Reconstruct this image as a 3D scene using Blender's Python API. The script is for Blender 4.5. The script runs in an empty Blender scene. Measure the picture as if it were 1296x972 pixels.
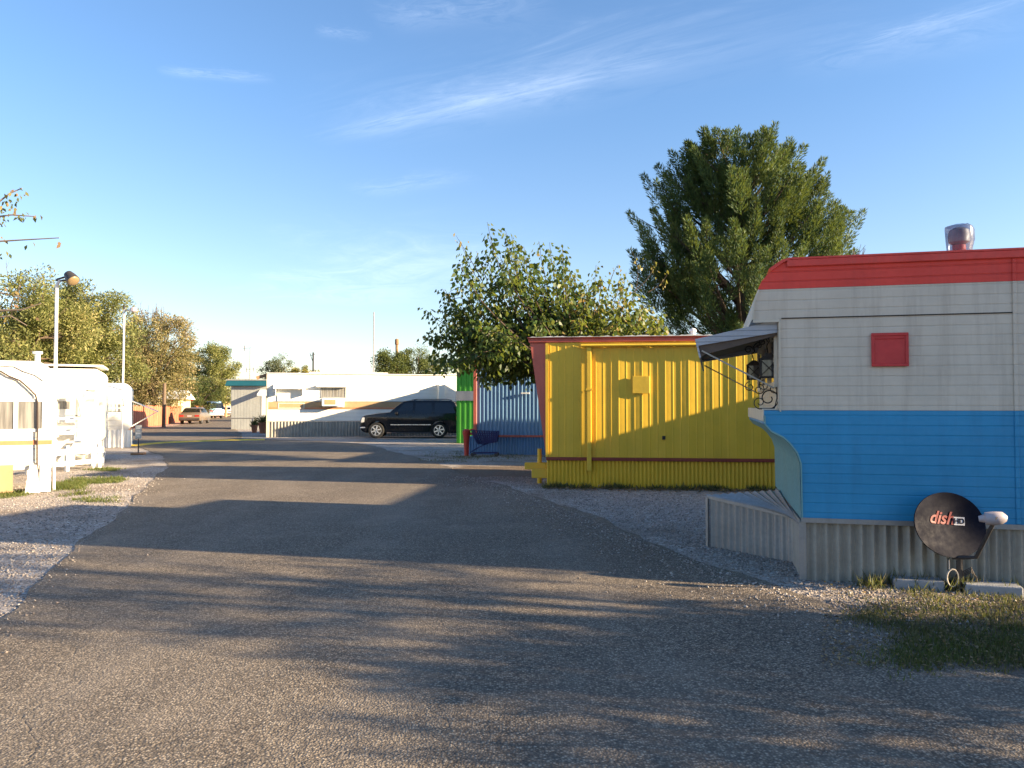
import bpy, bmesh, math, random
import numpy as np
from mathutils import Vector, Matrix

random.seed(7)
rng = np.random.default_rng(11)
C = bpy.context.scene.collection
R = math.radians
PI = math.pi

# ------------------------------------------------------------------ camera geometry
FOC = 1000.0            # focal length in pixels of the 1296 wide photograph
CX, CY, HZ = 648.0, 486.0, 513.0
CAMH = 1.6
PITCH = math.atan((HZ - CY) / FOC)

def ray(px, py):
    a, b = (px - CX) / FOC, (CY - py) / FOC
    return Vector((a, math.cos(PITCH) - b * math.sin(PITCH), math.sin(PITCH) + b * math.cos(PITCH)))

def G(px, py, z=0.0):
    r = ray(px, py); t = (z - CAMH) / r.z
    return Vector((r.x * t, r.y * t, z))

def P(px, py, Y):
    r = ray(px, py); t = Y / r.y
    return Vector((r.x * t, Y, CAMH + r.z * t))

class Frame:
    """a standing wall: origin on the ground, horizontal direction at angle ang"""
    def __init__(s, ox, oy, ang):
        s.o = Vector((ox, oy, 0)); s.a = ang
        s.u = Vector((math.cos(ang), math.sin(ang), 0)); s.n = Vector((math.sin(ang), -math.cos(ang), 0))
    def uz(s, px, py, v=0.0):
        r = ray(px, py); c = Vector((0, 0, CAMH)); o = s.o - s.n * v
        t = (o - c).dot(s.n) / r.dot(s.n); p = c + r * t
        return ((p - o).dot(s.u), p.z)

# ------------------------------------------------------------------ naming
def tag(o, label=None, cat=None, group=None, kind=None):
    if label: o['label'] = label
    if cat: o['category'] = cat
    if group: o['group'] = group
    if kind: o['kind'] = kind
    return o

def empty(name, loc, label, cat, rot=0.0, group=None):
    o = bpy.data.objects.new(name, None); C.objects.link(o)
    o.location = loc; o.rotation_euler = (0, 0, rot); o.empty_display_size = .2
    return tag(o, label, cat, group)

def copy_tree(o, parent=None):
    c = o.copy(); C.objects.link(c)
    if parent is not None: c.parent = parent
    for ch in list(o.children): copy_tree(ch, c)
    return c

# ------------------------------------------------------------------ mesh building
class MB:
    def __init__(s): s.v = []; s.f = []
    def add(s, vs, fs):
        b = len(s.v); s.v += [tuple(v) for v in vs]; s.f += [tuple(i + b for i in f) for f in fs]; return s
    def box(s, x0, x1, y0, y1, z0, z1):
        return s.add([(x0,y0,z0),(x1,y0,z0),(x1,y1,z0),(x0,y1,z0),(x0,y0,z1),(x1,y0,z1),(x1,y1,z1),(x0,y1,z1)],
                     [(3,2,1,0),(4,5,6,7),(0,1,5,4),(1,2,6,5),(2,3,7,6),(3,0,4,7)])
    def bar(s, p, q, w, h=None):
        """rectangular bar from p to q"""
        p, q = Vector(p), Vector(q); h = h or w; d = (q - p).normalized()
        up = Vector((0,0,1)) if abs(d.z) < .95 else Vector((0,1,0))
        a = d.cross(up).normalized() * w / 2; b = a.cross(d).normalized() * h / 2
        vs = [c + i for c in (p, q) for i in (-a-b, a-b, a+b, -a+b)]
        return s.add(vs, [(0,1,2,3),(7,6,5,4),(0,4,5,1),(1,5,6,2),(2,6,7,3),(3,7,4,0)])
    def prism(s, prof, d0, d1, axis='y'):
        """2-D outline extruded; axis y: outline is (x,z), axis x: (y,z), axis z: (x,y)"""
        n = len(prof)
        def m(p, d): return (p[0], d, p[1]) if axis == 'y' else ((d, p[0], p[1]) if axis == 'x' else (p[0], p[1], d))
        vs = [m(p, d0) for p in prof] + [m(p, d1) for p in prof]
        fs = [tuple(range(n)), tuple(range(2*n-1, n-1, -1))] + [(i, i+n, (i+1) % n + n, (i+1) % n) for i in range(n)]
        return s.add(vs, fs)
    def tube(s, pts, r, n=6, cap=True):
        pts = [Vector(p) for p in pts]; k = len(pts)
        rs = r if isinstance(r, (list, tuple)) else [r] * k
        b = len(s.v); ref = None
        for i, p in enumerate(pts):
            d = (pts[min(i+1, k-1)] - pts[max(i-1, 0)]).normalized()
            if ref is None: ref = d.orthogonal().normalized()
            a = (ref - d * ref.dot(d))
            a = a.normalized() if a.length > 1e-6 else d.orthogonal().normalized()
            ref = a; c = d.cross(a)
            for j in range(n):
                t = 2 * PI * j / n
                s.v.append(tuple(p + (a * math.cos(t) + c * math.sin(t)) * rs[i]))
        for i in range(k - 1):
            for j in range(n):
                s.f.append((b+i*n+j, b+i*n+(j+1) % n, b+(i+1)*n+(j+1) % n, b+(i+1)*n+j))
        if cap:
            s.f.append(tuple(b + j for j in range(n-1, -1, -1))); s.f.append(tuple(b+(k-1)*n+j for j in range(n)))
        return s
    def lathe(s, prof, c=(0,0,0), axis='z', n=24):
        b = len(s.v); k = len(prof)
        for (r, h) in prof:
            for j in range(n):
                t = 2*PI*j/n; x, y = r*math.cos(t), r*math.sin(t)
                v = (x, y, h) if axis == 'z' else ((x, h, y) if axis == 'y' else (h, x, y))
                s.v.append((v[0]+c[0], v[1]+c[1], v[2]+c[2]))
        for i in range(k-1):
            for j in range(n):
                s.f.append((b+i*n+j, b+i*n+(j+1) % n, b+(i+1)*n+(j+1) % n, b+(i+1)*n+j))
        s.f.append(tuple(b+j for j in range(n))); s.f.append(tuple(b+(k-1)*n+j for j in range(n)))
        return s
    def wave(s, prof, z0, z1, v0, top=None, bot=None):
        """upright sheet following prof = [(u, off)], facing -y; z1/z0 may be functions of u"""
        b = len(s.v); n = len(prof)
        fz0 = z0 if callable(z0) else (lambda u: z0); fz1 = z1 if callable(z1) else (lambda u: z1)
        for (u, o) in prof: s.v += [(u, v0 - o, fz0(u)), (u, v0 - o, fz1(u))]
        for i in range(n-1): s.f.append((b+2*i, b+2*i+2, b+2*i+3, b+2*i+1))
        return s
    def build(s, name, mat, parent=None, smooth=False, bevel=0.0, recalc=True, seg=1, loc=None, label=None):
        me = bpy.data.meshes.new(name); me.from_pydata(s.v, [], s.f)
        if recalc or bevel:
            bm = bmesh.new(); bm.from_mesh(me)
            if recalc: bmesh.ops.recalc_face_normals(bm, faces=bm.faces)
            if bevel:
                es = [e for e in bm.edges if len(e.link_faces) == 2 and e.calc_face_angle(0) > R(35)]
                try: bmesh.ops.bevel(bm, geom=es, offset=bevel, segments=seg, affect='EDGES', profile=.5, clamp_overlap=True)
                except Exception: pass
            bm.to_mesh(me); bm.free()
        if smooth:
            me.polygons.foreach_set('use_smooth', [True] * len(me.polygons))
            try: me.set_sharp_from_angle(angle=R(38))
            except Exception: pass
        me.materials.append(mat); me.update()
        o = bpy.data.objects.new(name, me); C.objects.link(o)
        if parent is not None: o.parent = parent
        if loc is not None: o.location = loc
        if label: o['label'] = label
        return o

def np_mesh(name, verts, faces, mat, parent=None, tint=None, smooth=False):
    """verts (n,3), faces (m,k) arrays; tint: one value per face"""
    verts = np.asarray(verts, np.float32); faces = np.asarray(faces, np.int32)
    me = bpy.data.meshes.new(name); m, k = faces.shape
    me.vertices.add(len(verts)); me.vertices.foreach_set('co', verts.ravel())
    me.loops.add(m*k); me.loops.foreach_set('vertex_index', faces.ravel())
    me.polygons.add(m); me.polygons.foreach_set('loop_start', np.arange(0, m*k, k, dtype=np.int32))
    me.update(calc_edges=True)
    if tint is not None:
        at = me.attributes.new('tint', 'FLOAT', 'FACE'); at.data.foreach_set('value', np.asarray(tint, np.float32))
    if smooth: me.polygons.foreach_set('use_smooth', [True]*m)
    me.materials.append(mat); me.validate()
    o = bpy.data.objects.new(name, me); C.objects.link(o)
    if parent is not None: o.parent = parent
    return o

def leaves_mesh(pos, along, nrm, length, width, fold=0.25):
    """leaf blades as two triangles-quads: base, side, tip, side; returns verts, faces"""
    n = len(pos)
    along = along / (np.linalg.norm(along, axis=1, keepdims=True) + 1e-9)
    side = np.cross(along, nrm); side /= (np.linalg.norm(side, axis=1, keepdims=True) + 1e-9)
    up = np.cross(side, along)
    L = np.asarray(length).reshape(-1, 1); W = np.asarray(width).reshape(-1, 1)
    b = pos; t = pos + along * L; mid = pos + along * L * .45
    l = mid - side * W * .5 + up * W * fold; r = mid + side * W * .5 + up * W * fold
    V = np.stack([b, r, t, l], 1).reshape(-1, 3)
    i = np.arange(n) * 4
    F = np.stack([i, i+1, i+2, i+3], 1)
    return V, F

# ------------------------------------------------------------------ materials
def new_mat(name):
    m = bpy.data.materials.new(name); m.use_nodes = True
    nt = m.node_tree; nt.nodes.clear()
    out = nt.nodes.new('ShaderNodeOutputMaterial')
    return m, nt, out

class NT:
    def __init__(s, nt): s.nt = nt
    def n(s, t, **kw):
        nd = s.nt.nodes.new(t)
        for k, v in kw.items():
            if k.startswith('i_'):
                nd.inputs[k[2:].replace('_', ' ')].default_value = v
            else: setattr(nd, k, v)
        return nd
    def l(s, a, b): s.nt.links.new(a, b)
    def math(s, op, a, b=None, c=None, clamp=False):
        nd = s.nt.nodes.new('ShaderNodeMath'); nd.operation = op; nd.use_clamp = clamp
        for i, x in enumerate((a, b, c)):
            if x is None: continue
            if isinstance(x, (int, float)): nd.inputs[i].default_value = x
            else: s.l(x, nd.inputs[i])
        return nd.outputs[0]
    def noise(s, vec, scale, detail=4, rough=.55, dist=0.0):
        nd = s.n('ShaderNodeTexNoise'); nd.inputs['Scale'].default_value = scale
        nd.inputs['Detail'].default_value = detail; nd.inputs['Roughness'].default_value = rough
        nd.inputs['Distortion'].default_value = dist
        s.l(vec, nd.inputs['Vector']); return nd.outputs['Fac']
    def map(s, vec, sc=(1,1,1), loc=(0,0,0), rot=(0,0,0)):
        nd = s.n('ShaderNodeMapping'); nd.inputs['Scale'].default_value = sc
        nd.inputs['Location'].default_value = loc; nd.inputs['Rotation'].default_value = rot
        s.l(vec, nd.inputs['Vector']); return nd.outputs[0]
    def ramp(s, fac, stops, interp='LINEAR'):
        nd = s.n('ShaderNodeValToRGB'); cr = nd.color_ramp; cr.interpolation = interp
        while len(cr.elements) < len(stops): cr.elements.new(.5)
        for e, (p, c) in zip(cr.elements, stops):
            e.position = p
            if isinstance(c, (int, float)): c = (c, c, c)
            e.color = (*c, 1)
        s.l(fac, nd.inputs[0]); return nd.outputs[0]
    def mix(s, fac, a, b, blend='MIX'):
        nd = s.n('ShaderNodeMix', data_type='RGBA', blend_type=blend)
        for sock, x in ((nd.inputs[0], fac), (nd.inputs[6], a), (nd.inputs[7], b)):
            if isinstance(x, (int, float)): sock.default_value = x
            elif isinstance(x, tuple): sock.default_value = (*x, 1)
            else: s.l(x, sock)
        return nd.outputs[2]

def paint(name, col, rough=.5, var=.12, grime=.25, grime_col=(.16,.13,.10), bump=.0, metal=0.0, groove=None,
          gdir='Z', spec=.4, streak=True, coat=0.0, gcol=.55, chips=0.0, chip_col=(.35,.3,.26)):
    """weathered paint: tonal variation, rain streaks, dirt; groove=(pitch, depth) gives lap siding lines"""
    m, nt, out = new_mat(name); t = NT(nt)
    co = t.n('ShaderNodeTexCoord').outputs['Object']
    bs = t.n('ShaderNodeBsdfPrincipled'); t.l(bs.outputs[0], out.inputs[0])
    n1 = t.noise(co, 1.7, 6, .6); n2 = t.noise(co, 22, 5, .65)
    lo = tuple(c * (1 - var) for c in col); hi = tuple(min(1, c * (1 + var)) for c in col)
    c = t.ramp(n1, [(.3, lo), (.7, hi)])
    c = t.mix(t.ramp(n2, [(.35, .0), (.75, var * 1.6)]), c, tuple(x * .7 for x in col))
    if grime > 0:
        st = t.noise(t.map(co, (7, 7, .55) if streak else (3, 3, 3)), 1.0, 6, .7)
        c = t.mix(t.ramp(st, [(.48, 0.0), (.85, grime)]), c, grime_col)
    if chips > 0:
        ch = t.noise(co, 9, 8, .75)
        c = t.mix(t.ramp(ch, [(.68 - chips*.1, 0.0), (.70 - chips*.1, 1.0)]), c, chip_col)
    hgt = t.math('MULTIPLY', t.noise(co, 60, 3), bump)
    hgt = t.math('ADD', hgt, t.math('MULTIPLY', t.noise(co, 2.2, 3), .020 if bump or groove else .008))
    if groove:
        sp = t.n('ShaderNodeSeparateXYZ'); t.l(co, sp.inputs[0])
        fr = t.math('FRACT', t.math('DIVIDE', sp.outputs[gdir], groove[0]))
        prof = t.ramp(fr, [(0.0, 0.0), (.07, .15), (.13, .95), (.5, .9), (.53, .78), (.56, .9), (.93, 1.0), (1.0, 0.0)])
        hgt = t.math('ADD', hgt, t.math('MULTIPLY', prof, groove[1]))
        ln = t.ramp(fr, [(0.0, 1.0), (.05, .6), (.09, 0.0), (.96, 0.0), (1.0, 1.0)])
        c = t.mix(t.math('MULTIPLY', ln, gcol), c, tuple(x * .35 for x in col))
    bp = t.n('ShaderNodeBump'); bp.inputs['Strength'].default_value = 1.0; bp.inputs['Distance'].default_value = 1.0
    t.l(hgt, bp.inputs['Height']); t.l(bp.outputs[0], bs.inputs['Normal'])
    t.l(c, bs.inputs['Base Color'])
    t.l(t.ramp(n2, [(.3, max(.05, rough - .1)), (.7, min(1, rough + .12))]), bs.inputs['Roughness'])
    bs.inputs['Metallic'].default_value = metal; bs.inputs['Specular IOR Level'].default_value = spec
    bs.inputs['Coat Weight'].default_value = coat; bs.inputs['Coat Roughness'].default_value = .06
    return m

def leaf_mat(name, stops, trans=.35, rough=.55):
    m, nt, out = new_mat(name); t = NT(nt)
    at = t.n('ShaderNodeAttribute', attribute_name='tint').outputs['Fac']
    c = t.ramp(at, stops)
    d = t.n('ShaderNodeBsdfPrincipled'); t.l(c, d.inputs['Base Color']); d.inputs['Roughness'].default_value = rough
    d.inputs['Specular IOR Level'].default_value = .3
    tr = t.n('ShaderNodeBsdfTranslucent')
    t.l(t.mix(.5, c, (.30, .34, .04)), tr.inputs[0])
    mx = t.n('ShaderNodeMixShader'); mx.inputs[0].default_value = trans
    t.l(d.outputs[0], mx.inputs[1]); t.l(tr.outputs[0], mx.inputs[2]); t.l(mx.outputs[0], out.inputs[0])
    return m

def glass_mat(name, col=(.02,.022,.025), rough=.05, curtain=None):
    m, nt, out = new_mat(name); t = NT(nt)
    bs = t.n('ShaderNodeBsdfPrincipled'); t.l(bs.outputs[0], out.inputs[0])
    co = t.n('ShaderNodeTexCoord').outputs['Object']
    if curtain:
        f = t.noise(t.map(co, (9, 9, .7)), 1.6, 4)
        t.l(t.ramp(f, [(.35, col), (.65, curtain)]), bs.inputs['Base Color'])
    else:
        f = t.noise(co, 2.0, 3); t.l(t.ramp(f, [(.3, tuple(c*.7 for c in col)), (.7, col)]), bs.inputs['Base Color'])
    bs.inputs['Roughness'].default_value = rough; bs.inputs['Specular IOR Level'].default_value = .7
    return m

M = {}
M['white_siding'] = paint('weathered white lap siding', (.59,.53,.44), .5, .09, .55, (.24,.18,.13), 0.0, groove=(.0885, .0028), gcol=.13)
M['blue_siding'] = paint('turquoise blue lap siding', (.022,.26,.50), .45, .10, .32, (.02,.10,.2), 0.0, groove=(.0885, .0028), gcol=.13)
M['red_siding'] = paint('red lap siding', (.72,.060,.042), .5, .12, .28, (.22,.05,.05), 0.0, groove=(.0885, .004), gcol=.25)
M['red_trim'] = paint('red trim paint', (.68,.065,.05), .5, .18, .35, (.25,.10,.08), .0, chips=.25, chip_col=(.45,.22,.18))
M['hatch_red'] = paint('hatch red', (.52,.035,.037), .45, .14, .2, (.2,.05,.05))
M['teal_panel'] = paint('pale teal front panel', (.15,.34,.36), .4, .10, .3, (.25,.25,.2))
M['cream_trim'] = paint('cream metal trim', (.60,.55,.45), .5, .10, .35, (.25,.18,.12))
M['galv'] = paint('galvanised sheet', (.30,.30,.30), .48, .20, .55, (.17,.16,.14), 0.0, metal=.55, spec=.5)
M['galv_dull'] = paint('dull galvanised skirting', (.34,.325,.285), .6, .2, .55, (.13,.13,.11), 0.0, metal=.25)
M['awning_grey'] = paint('grey awning metal', (.38,.41,.46), .5, .12, .3, (.2,.2,.2), groove=(.05,.004), gdir='Z')
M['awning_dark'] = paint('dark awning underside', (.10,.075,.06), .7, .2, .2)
M['iron'] = paint('black wrought iron', (.02,.018,.017), .55, .3, .3, (.10,.05,.03))
M['yellow'] = paint('yellow painted metal', (.70,.44,.032), .48, .07, .20, (.38,.24,.05), 0.0)
M['yellow_flat'] = paint('yellow trim paint', (.70,.45,.04), .5, .08, .15, (.4,.25,.05))
M['salmon'] = paint('faded salmon red paint', (.52,.125,.085), .55, .14, .3, (.28,.10,.07))
M['salmon_trim'] = paint('peeling red roof edge', (.42,.085,.06), .6, .22, .4, (.24,.11,.09), chips=.35, chip_col=(.55,.35,.3))
M['maroon'] = paint('maroon rail', (.24,.045,.025), .6, .2, .4, (.12,.05,.04))
M['blue_metal'] = paint('light blue corrugated metal', (.13,.26,.43), .45, .10, .3, (.08,.13,.22))
M['skirt_blue'] = paint('blue corrugated skirting', (.11,.235,.42), .5, .12, .3, (.06,.1,.18))
M['green'] = paint('bright green metal', (.07,.38,.03), .5, .1, .2, (.04,.2,.02))
M['white_metal'] = paint('white painted metal', (.80,.79,.74), .5, .04, .14, (.5,.44,.36))
M['cream_metal'] = paint('cream white painted metal', (.80,.77,.68), .5, .05, .2, (.5,.42,.3))
M['white_lap'] = paint('white lap metal', (.80,.78,.71), .5, .05, .16, (.5,.42,.32), groove=(.2, .008), gcol=.3)
M['tan'] = paint('tan panel', (.42,.27,.14), .6, .12, .3, (.35,.22,.12))
M['orange_stripe'] = paint('orange stripe', (.55,.22,.10), .5, .15, .25)
M['teal_roof'] = paint('teal fascia', (.012,.11,.15), .5, .12, .2, (.05,.1,.12))
M['pale_wall'] = paint('pale grey green wall', (.36,.37,.345), .6, .06, .25, (.3,.3,.26), groove=(.2,.006), gdir='X', gcol=.4)
M['roof_white'] = paint('white roof coating', (.72,.70,.66), .6, .08, .35, (.4,.36,.3), streak=False)
M['red_fence'] = paint('terracotta painted boards', (.60,.19,.10), .75, .2, .5, (.26,.12,.08), groove=(.15,.02), gdir='X', gcol=.9)
M['wood'] = paint('weathered wood', (.30,.17,.09), .8, .25, .5, (.12,.08,.05))
M['wood_pale'] = paint('pale wooden post', (.50,.33,.16), .8, .2, .4)
M['concrete'] = paint('concrete slab', (.30,.31,.33), .85, .15, .35, (.15,.14,.12), .004, streak=False)
M['steel_pole'] = paint('white steel pole', (.74,.72,.70), .45, .08, .25, (.4,.33,.28))
M['grey_pole'] = paint('grey steel', (.32,.32,.32), .5, .15, .3, metal=.4)
M['dark_metal'] = paint('dark metal', (.05,.045,.045), .5, .25, .3)
M['lamp_glass'] = paint('amber lamp lens', (.24,.17,.09), .4, .15, .2)
M['black_dish'] = paint('black dish paint', (.007,.008,.018), .72, .2, .10, (.03,.025,.03), streak=False, spec=.12)
M['dish_grey'] = paint('pale grey plastic', (.42,.37,.39), .45, .08, .15)
M['red_letter'] = paint('red lettering', (.17,.008,.014), .5, .1, .1)
M['white_letter'] = paint('white lettering', (.5,.5,.55), .5, .05, .1)
M['black_paint'] = paint('black car paint', (.006,.006,.008), .22, .2, .12, (.05,.045,.04), coat=.3, spec=.4)
M['beige_paint'] = paint('tan brown car paint', (.16,.12,.085), .3, .1, .15, coat=.5)
M['white_paint'] = paint('white car paint', (.75,.75,.74), .3, .05, .1, coat=.5)
M['van_blue'] = paint('pale blue car paint', (.32,.52,.72), .35, .08, .15, coat=.3)
M['car_glass'] = glass_mat('tinted car glass', (.012,.013,.016), .04)
M['pale_glass'] = glass_mat('pale reflecting glass', (.30,.36,.33), .12, (.46,.50,.46))
M['window_glass'] = glass_mat('window with curtain behind', (.13,.125,.12), .12, (.27,.26,.24))
M['dusk_glass'] = glass_mat('dark window', (.06,.065,.07), .08, (.16,.16,.16))
M['tyre'] = paint('rubber', (.018,.018,.018), .8, .2, .3, (.10,.085,.07), streak=False)
M['chrome'] = paint('bright alloy', (.72,.72,.73), .25, .08, .1, metal=.9, streak=False)
M['head_lens'] = paint('clear lamp lens', (.62,.60,.58), .15, .1, .05, coat=.6)
M['tail_lens'] = paint('red lamp lens', (.40,.012,.012), .2, .1, .05, coat=.6)
M['cart_blue'] = paint('blue plastic', (.012,.02,.13), .45, .15, .15, streak=False)
M['red_post'] = paint('red post paint', (.50,.045,.03), .5, .18, .35, (.3,.12,.08), chips=.2)
M['bark'] = paint('rough bark', (.16,.115,.08), .9, .35, .4, (.06,.045,.03), .02)
M['bark_dark'] = paint('dark bark', (.075,.055,.04), .9, .35, .4, (.03,.025,.02), .02)
M['twig'] = paint('pale twig bark', (.26,.20,.15), .9, .3, .3, (.1,.08,.06))
M['terracotta'] = paint('clay pot', (.30,.12,.06), .8, .2, .4)
M['sign_red'] = paint('red sign face', (.55,.02,.02), .4, .08, .1)
M['sign_grey'] = paint('grey sign plate', (.45,.46,.44), .5, .1, .2)
M['rubber_cable'] = paint('cable', (.05,.035,.03), .6, .2, .1)
M['pale_cable'] = paint('pale cable', (.5,.45,.4), .6, .2, .1)
M['house_yellow'] = paint('pale yellow stucco', (.70,.58,.34), .8, .08, .2)

def film_mat():
    m, nt, out = new_mat('clear plastic wrap'); t = NT(nt)
    tr = t.n('ShaderNodeBsdfTransparent'); tr.inputs[0].default_value = (.58,.62,.70,1)
    gl = t.n('ShaderNodeBsdfPrincipled'); gl.inputs['Base Color'].default_value = (.20,.23,.30,1); gl.inputs['Roughness'].default_value = .18
    co = t.n('ShaderNodeTexCoord').outputs['Object']
    f = t.ramp(t.noise(co, 9, 4), [(.3, .15), (.75, .6)])
    mx = t.n('ShaderNodeMixShader'); t.l(f, mx.inputs[0]); t.l(tr.outputs[0], mx.inputs[1]); t.l(gl.outputs[0], mx.inputs[2])
    t.l(mx.outputs[0], out.inputs[0]); return m
M['film'] = film_mat()

# ------------------------------------------------------------------ ground materials
def gravel_mat():
    m, nt, out = new_mat('crushed gravel'); t = NT(nt)
    co = t.n('ShaderNodeTexCoord').outputs['Object']
    bs = t.n('ShaderNodeBsdfPrincipled'); t.l(bs.outputs[0], out.inputs[0])
    wob = t.n('ShaderNodeVectorMath', operation='ADD'); t.l(co, wob.inputs[0])
    v1 = t.n('ShaderNodeTexVoronoi'); v1.inputs['Scale'].default_value = 34; t.l(co, v1.inputs['Vector'])
    v2 = t.n('ShaderNodeTexVoronoi'); v2.inputs['Scale'].default_value = 78; t.l(co, v2.inputs['Vector'])
    sp = t.n('ShaderNodeSeparateColor'); t.l(v1.outputs['Color'], sp.inputs[0])
    sp2 = t.n('ShaderNodeSeparateColor'); t.l(v2.outputs['Color'], sp2.inputs[0])
    stones = t.ramp(sp.outputs[0], [(0, (.17,.15,.14)), (.35, (.33,.29,.26)), (.7, (.46,.41,.37)), (1, (.66,.62,.57))])
    fine = t.ramp(sp2.outputs[1], [(0, (.15,.13,.11)), (.6, (.36,.31,.27)), (1, (.55,.5,.45))])
    c = t.mix(t.ramp(t.noise(co, 6, 4), [(.4, 0.0), (.6, 1.0)]), stones, fine)
    dirt = t.ramp(t.noise(co, .55, 8, .62), [(.50, 0.0), (.66, .8)])
    c = t.mix(dirt, c, t.ramp(t.noise(co, 30, 4), [(.3, (.13,.10,.075)), (.7, (.26,.20,.15))]))
    # bare trodden soil in the gap between the yellow and the blue trailers
    def blob(cx, cy, rx, ry, amt):
        s = t.n('ShaderNodeSeparateXYZ'); t.l(co, s.inputs[0])
        dx = t.math('DIVIDE', t.math('SUBTRACT', s.outputs[0], cx), rx); dy = t.math('DIVIDE', t.math('SUBTRACT', s.outputs[1], cy), ry)
        d = t.math('ADD', t.math('MULTIPLY', dx, dx), t.math('MULTIPLY', dy, dy))
        d = t.math('ADD', d, t.math('MULTIPLY', t.math('SUBTRACT', t.noise(co, 1.4, 5), .5), 1.6))
        return t.ramp(d, [(.45, amt), (1.0, 0.0)])
    soil = t.ramp(t.noise(co, 14, 6), [(.3, (.10,.075,.055)), (.7, (.20,.15,.11))])
    for b in ((-.3, 19.2, 2.0, 2.3, .95), (3.7, 6.0, 1.4, .8, .9), (3.5, 5.2, 1.1, .7, .85)):
        c = t.mix(blob(*b), c, soil)
    geo = t.n('ShaderNodeSeparateXYZ'); t.l(co, geo.inputs[0])
    far = t.ramp(t.math('DIVIDE', geo.outputs[1], 400.0), [(.12, 0.0), (.3, 1.0)])
    c = t.mix(far, c, (.34,.27,.20))
    t.l(c, bs.inputs['Base Color']); bs.inputs['Roughness'].default_value = .92; bs.inputs['Specular IOR Level'].default_value = .2
    h = t.math('ADD', t.math('MULTIPLY', t.math('SUBTRACT', 1.0, v1.outputs['Distance']), .016), t.math('MULTIPLY', t.math('SUBTRACT', 1.0, v2.outputs['Distance']), .006))
    h = t.math('ADD', h, t.math('MULTIPLY', t.noise(co, 1.2, 4), .05))
    bp = t.n('ShaderNodeBump'); bp.inputs['Strength'].default_value = .9; bp.inputs['Distance'].default_value = 1
    t.l(h, bp.inputs['Height']); t.l(bp.outputs[0], bs.inputs['Normal'])
    return m

def asphalt_mat():
    m, nt, out = new_mat('worn chip seal asphalt'); t = NT(nt)
    co = t.n('ShaderNodeTexCoord').outputs['Object']
    bs = t.n('ShaderNodeBsdfPrincipled'); t.l(bs.outputs[0], out.inputs[0])
    v1 = t.n('ShaderNodeTexVoronoi'); v1.inputs['Scale'].default_value = 74; t.l(co, v1.inputs['Vector'])
    v2 = t.n('ShaderNodeTexVoronoi'); v2.inputs['Scale'].default_value = 150; t.l(co, v2.inputs['Vector'])
    sp = t.n('ShaderNodeSeparateColor'); t.l(v1.outputs['Color'], sp.inputs[0])
    c = t.ramp(sp.outputs[0], [(0, (.10,.078,.056)), (.45, (.225,.18,.134)), (.75, (.36,.288,.21)), (1, (.50,.42,.32))])
    gap = t.ramp(v1.outputs['Distance'], [(.25, 0.0), (.65, .75)])
    c = t.mix(gap, c, (.050,.043,.038))
    big = t.noise(co, .35, 6, .6)
    c = t.mix(t.ramp(big, [(.38, 0.0), (.68, .55)]), c, t.mix(.5, c, (.11,.098,.088)))
    c = t.mix(t.ramp(t.noise(t.map(co, (1, .22, 1), rot=(0,0,R(19))), .9, 5), [(.45, 0.0), (.75, .30)]), c, (.33,.285,.235))
    c = t.mix(t.ramp(t.noise(co, 2.6, 7, .7), [(.58, 0.0), (.70, .5)]), c, (.095,.08,.065))
    # dusty, sandy film drifted over the old surface
    c = t.mix(t.ramp(t.noise(co, .9, 7, .7), [(.5, 0.0), (.8, .40)]), c, (.36,.30,.235))
    # fine cracks
    cr = t.n('ShaderNodeTexVoronoi', feature='DISTANCE_TO_EDGE'); cr.inputs['Scale'].default_value = .42
    wv = t.n('ShaderNodeVectorMath', operation='ADD'); t.l(co, wv.inputs[0])
    nz = t.n('ShaderNodeTexNoise'); nz.inputs['Scale'].default_value = 1.6; nz.inputs['Detail'].default_value = 6; t.l(co, nz.inputs['Vector'])
    t.l(nz.outputs['Color'], wv.inputs[1]); t.l(wv.outputs[0], cr.inputs['Vector'])
    crack = t.ramp(cr.outputs['Distance'], [(0.0, 1.0), (.006, .0)])
    c = t.mix(t.math('MULTIPLY', crack, .12), c, (.03,.027,.025))
    t.l(c, bs.inputs['Base Color']); bs.inputs['Roughness'].default_value = .9; bs.inputs['Specular IOR Level'].default_value = .25
    h = t.math('ADD', t.math('MULTIPLY', t.math('SUBTRACT', 1.0, v1.outputs['Distance']), .0055), t.math('MULTIPLY', t.math('SUBTRACT', 1.0, v2.outputs['Distance']), .0016))
    h = t.math('ADD', h, t.math('MULTIPLY', t.noise(co, 1.1, 4), .03))
    h = t.math('SUBTRACT', h, t.math('MULTIPLY', crack, .003))
    bp = t.n('ShaderNodeBump'); bp.inputs['Strength'].default_value = .8; bp.inputs['Distance'].default_value = 1
    t.l(h, bp.inputs['Height']); t.l(bp.outputs[0], bs.inputs['Normal'])
    return m

M['gravel'] = gravel_mat(); M['asphalt'] = asphalt_mat()
M['yellow_line'] = paint('worn yellow road paint', (.72,.50,.06), .8, .15, .4, (.2,.17,.13), .002, streak=False)

# ground sheet
mb = MB(); xs = [-1500,-300,-80,-30,-12,-4,4,12,30,80,300,1500]; ys = [-300,-40,-8,0,8,16,26,40,60,100,200,500,1500,3000]
vs = [(x, y, 0) for y in ys for x in xs]; nx = len(xs)
mb.add(vs, [(j*nx+i, j*nx+i+1, (j+1)*nx+i+1, (j+1)*nx+i) for j in range(len(ys)-1) for i in range(nx-1)])
tag(mb.build('ground', M['gravel'], recalc=False), kind='structure')

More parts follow.
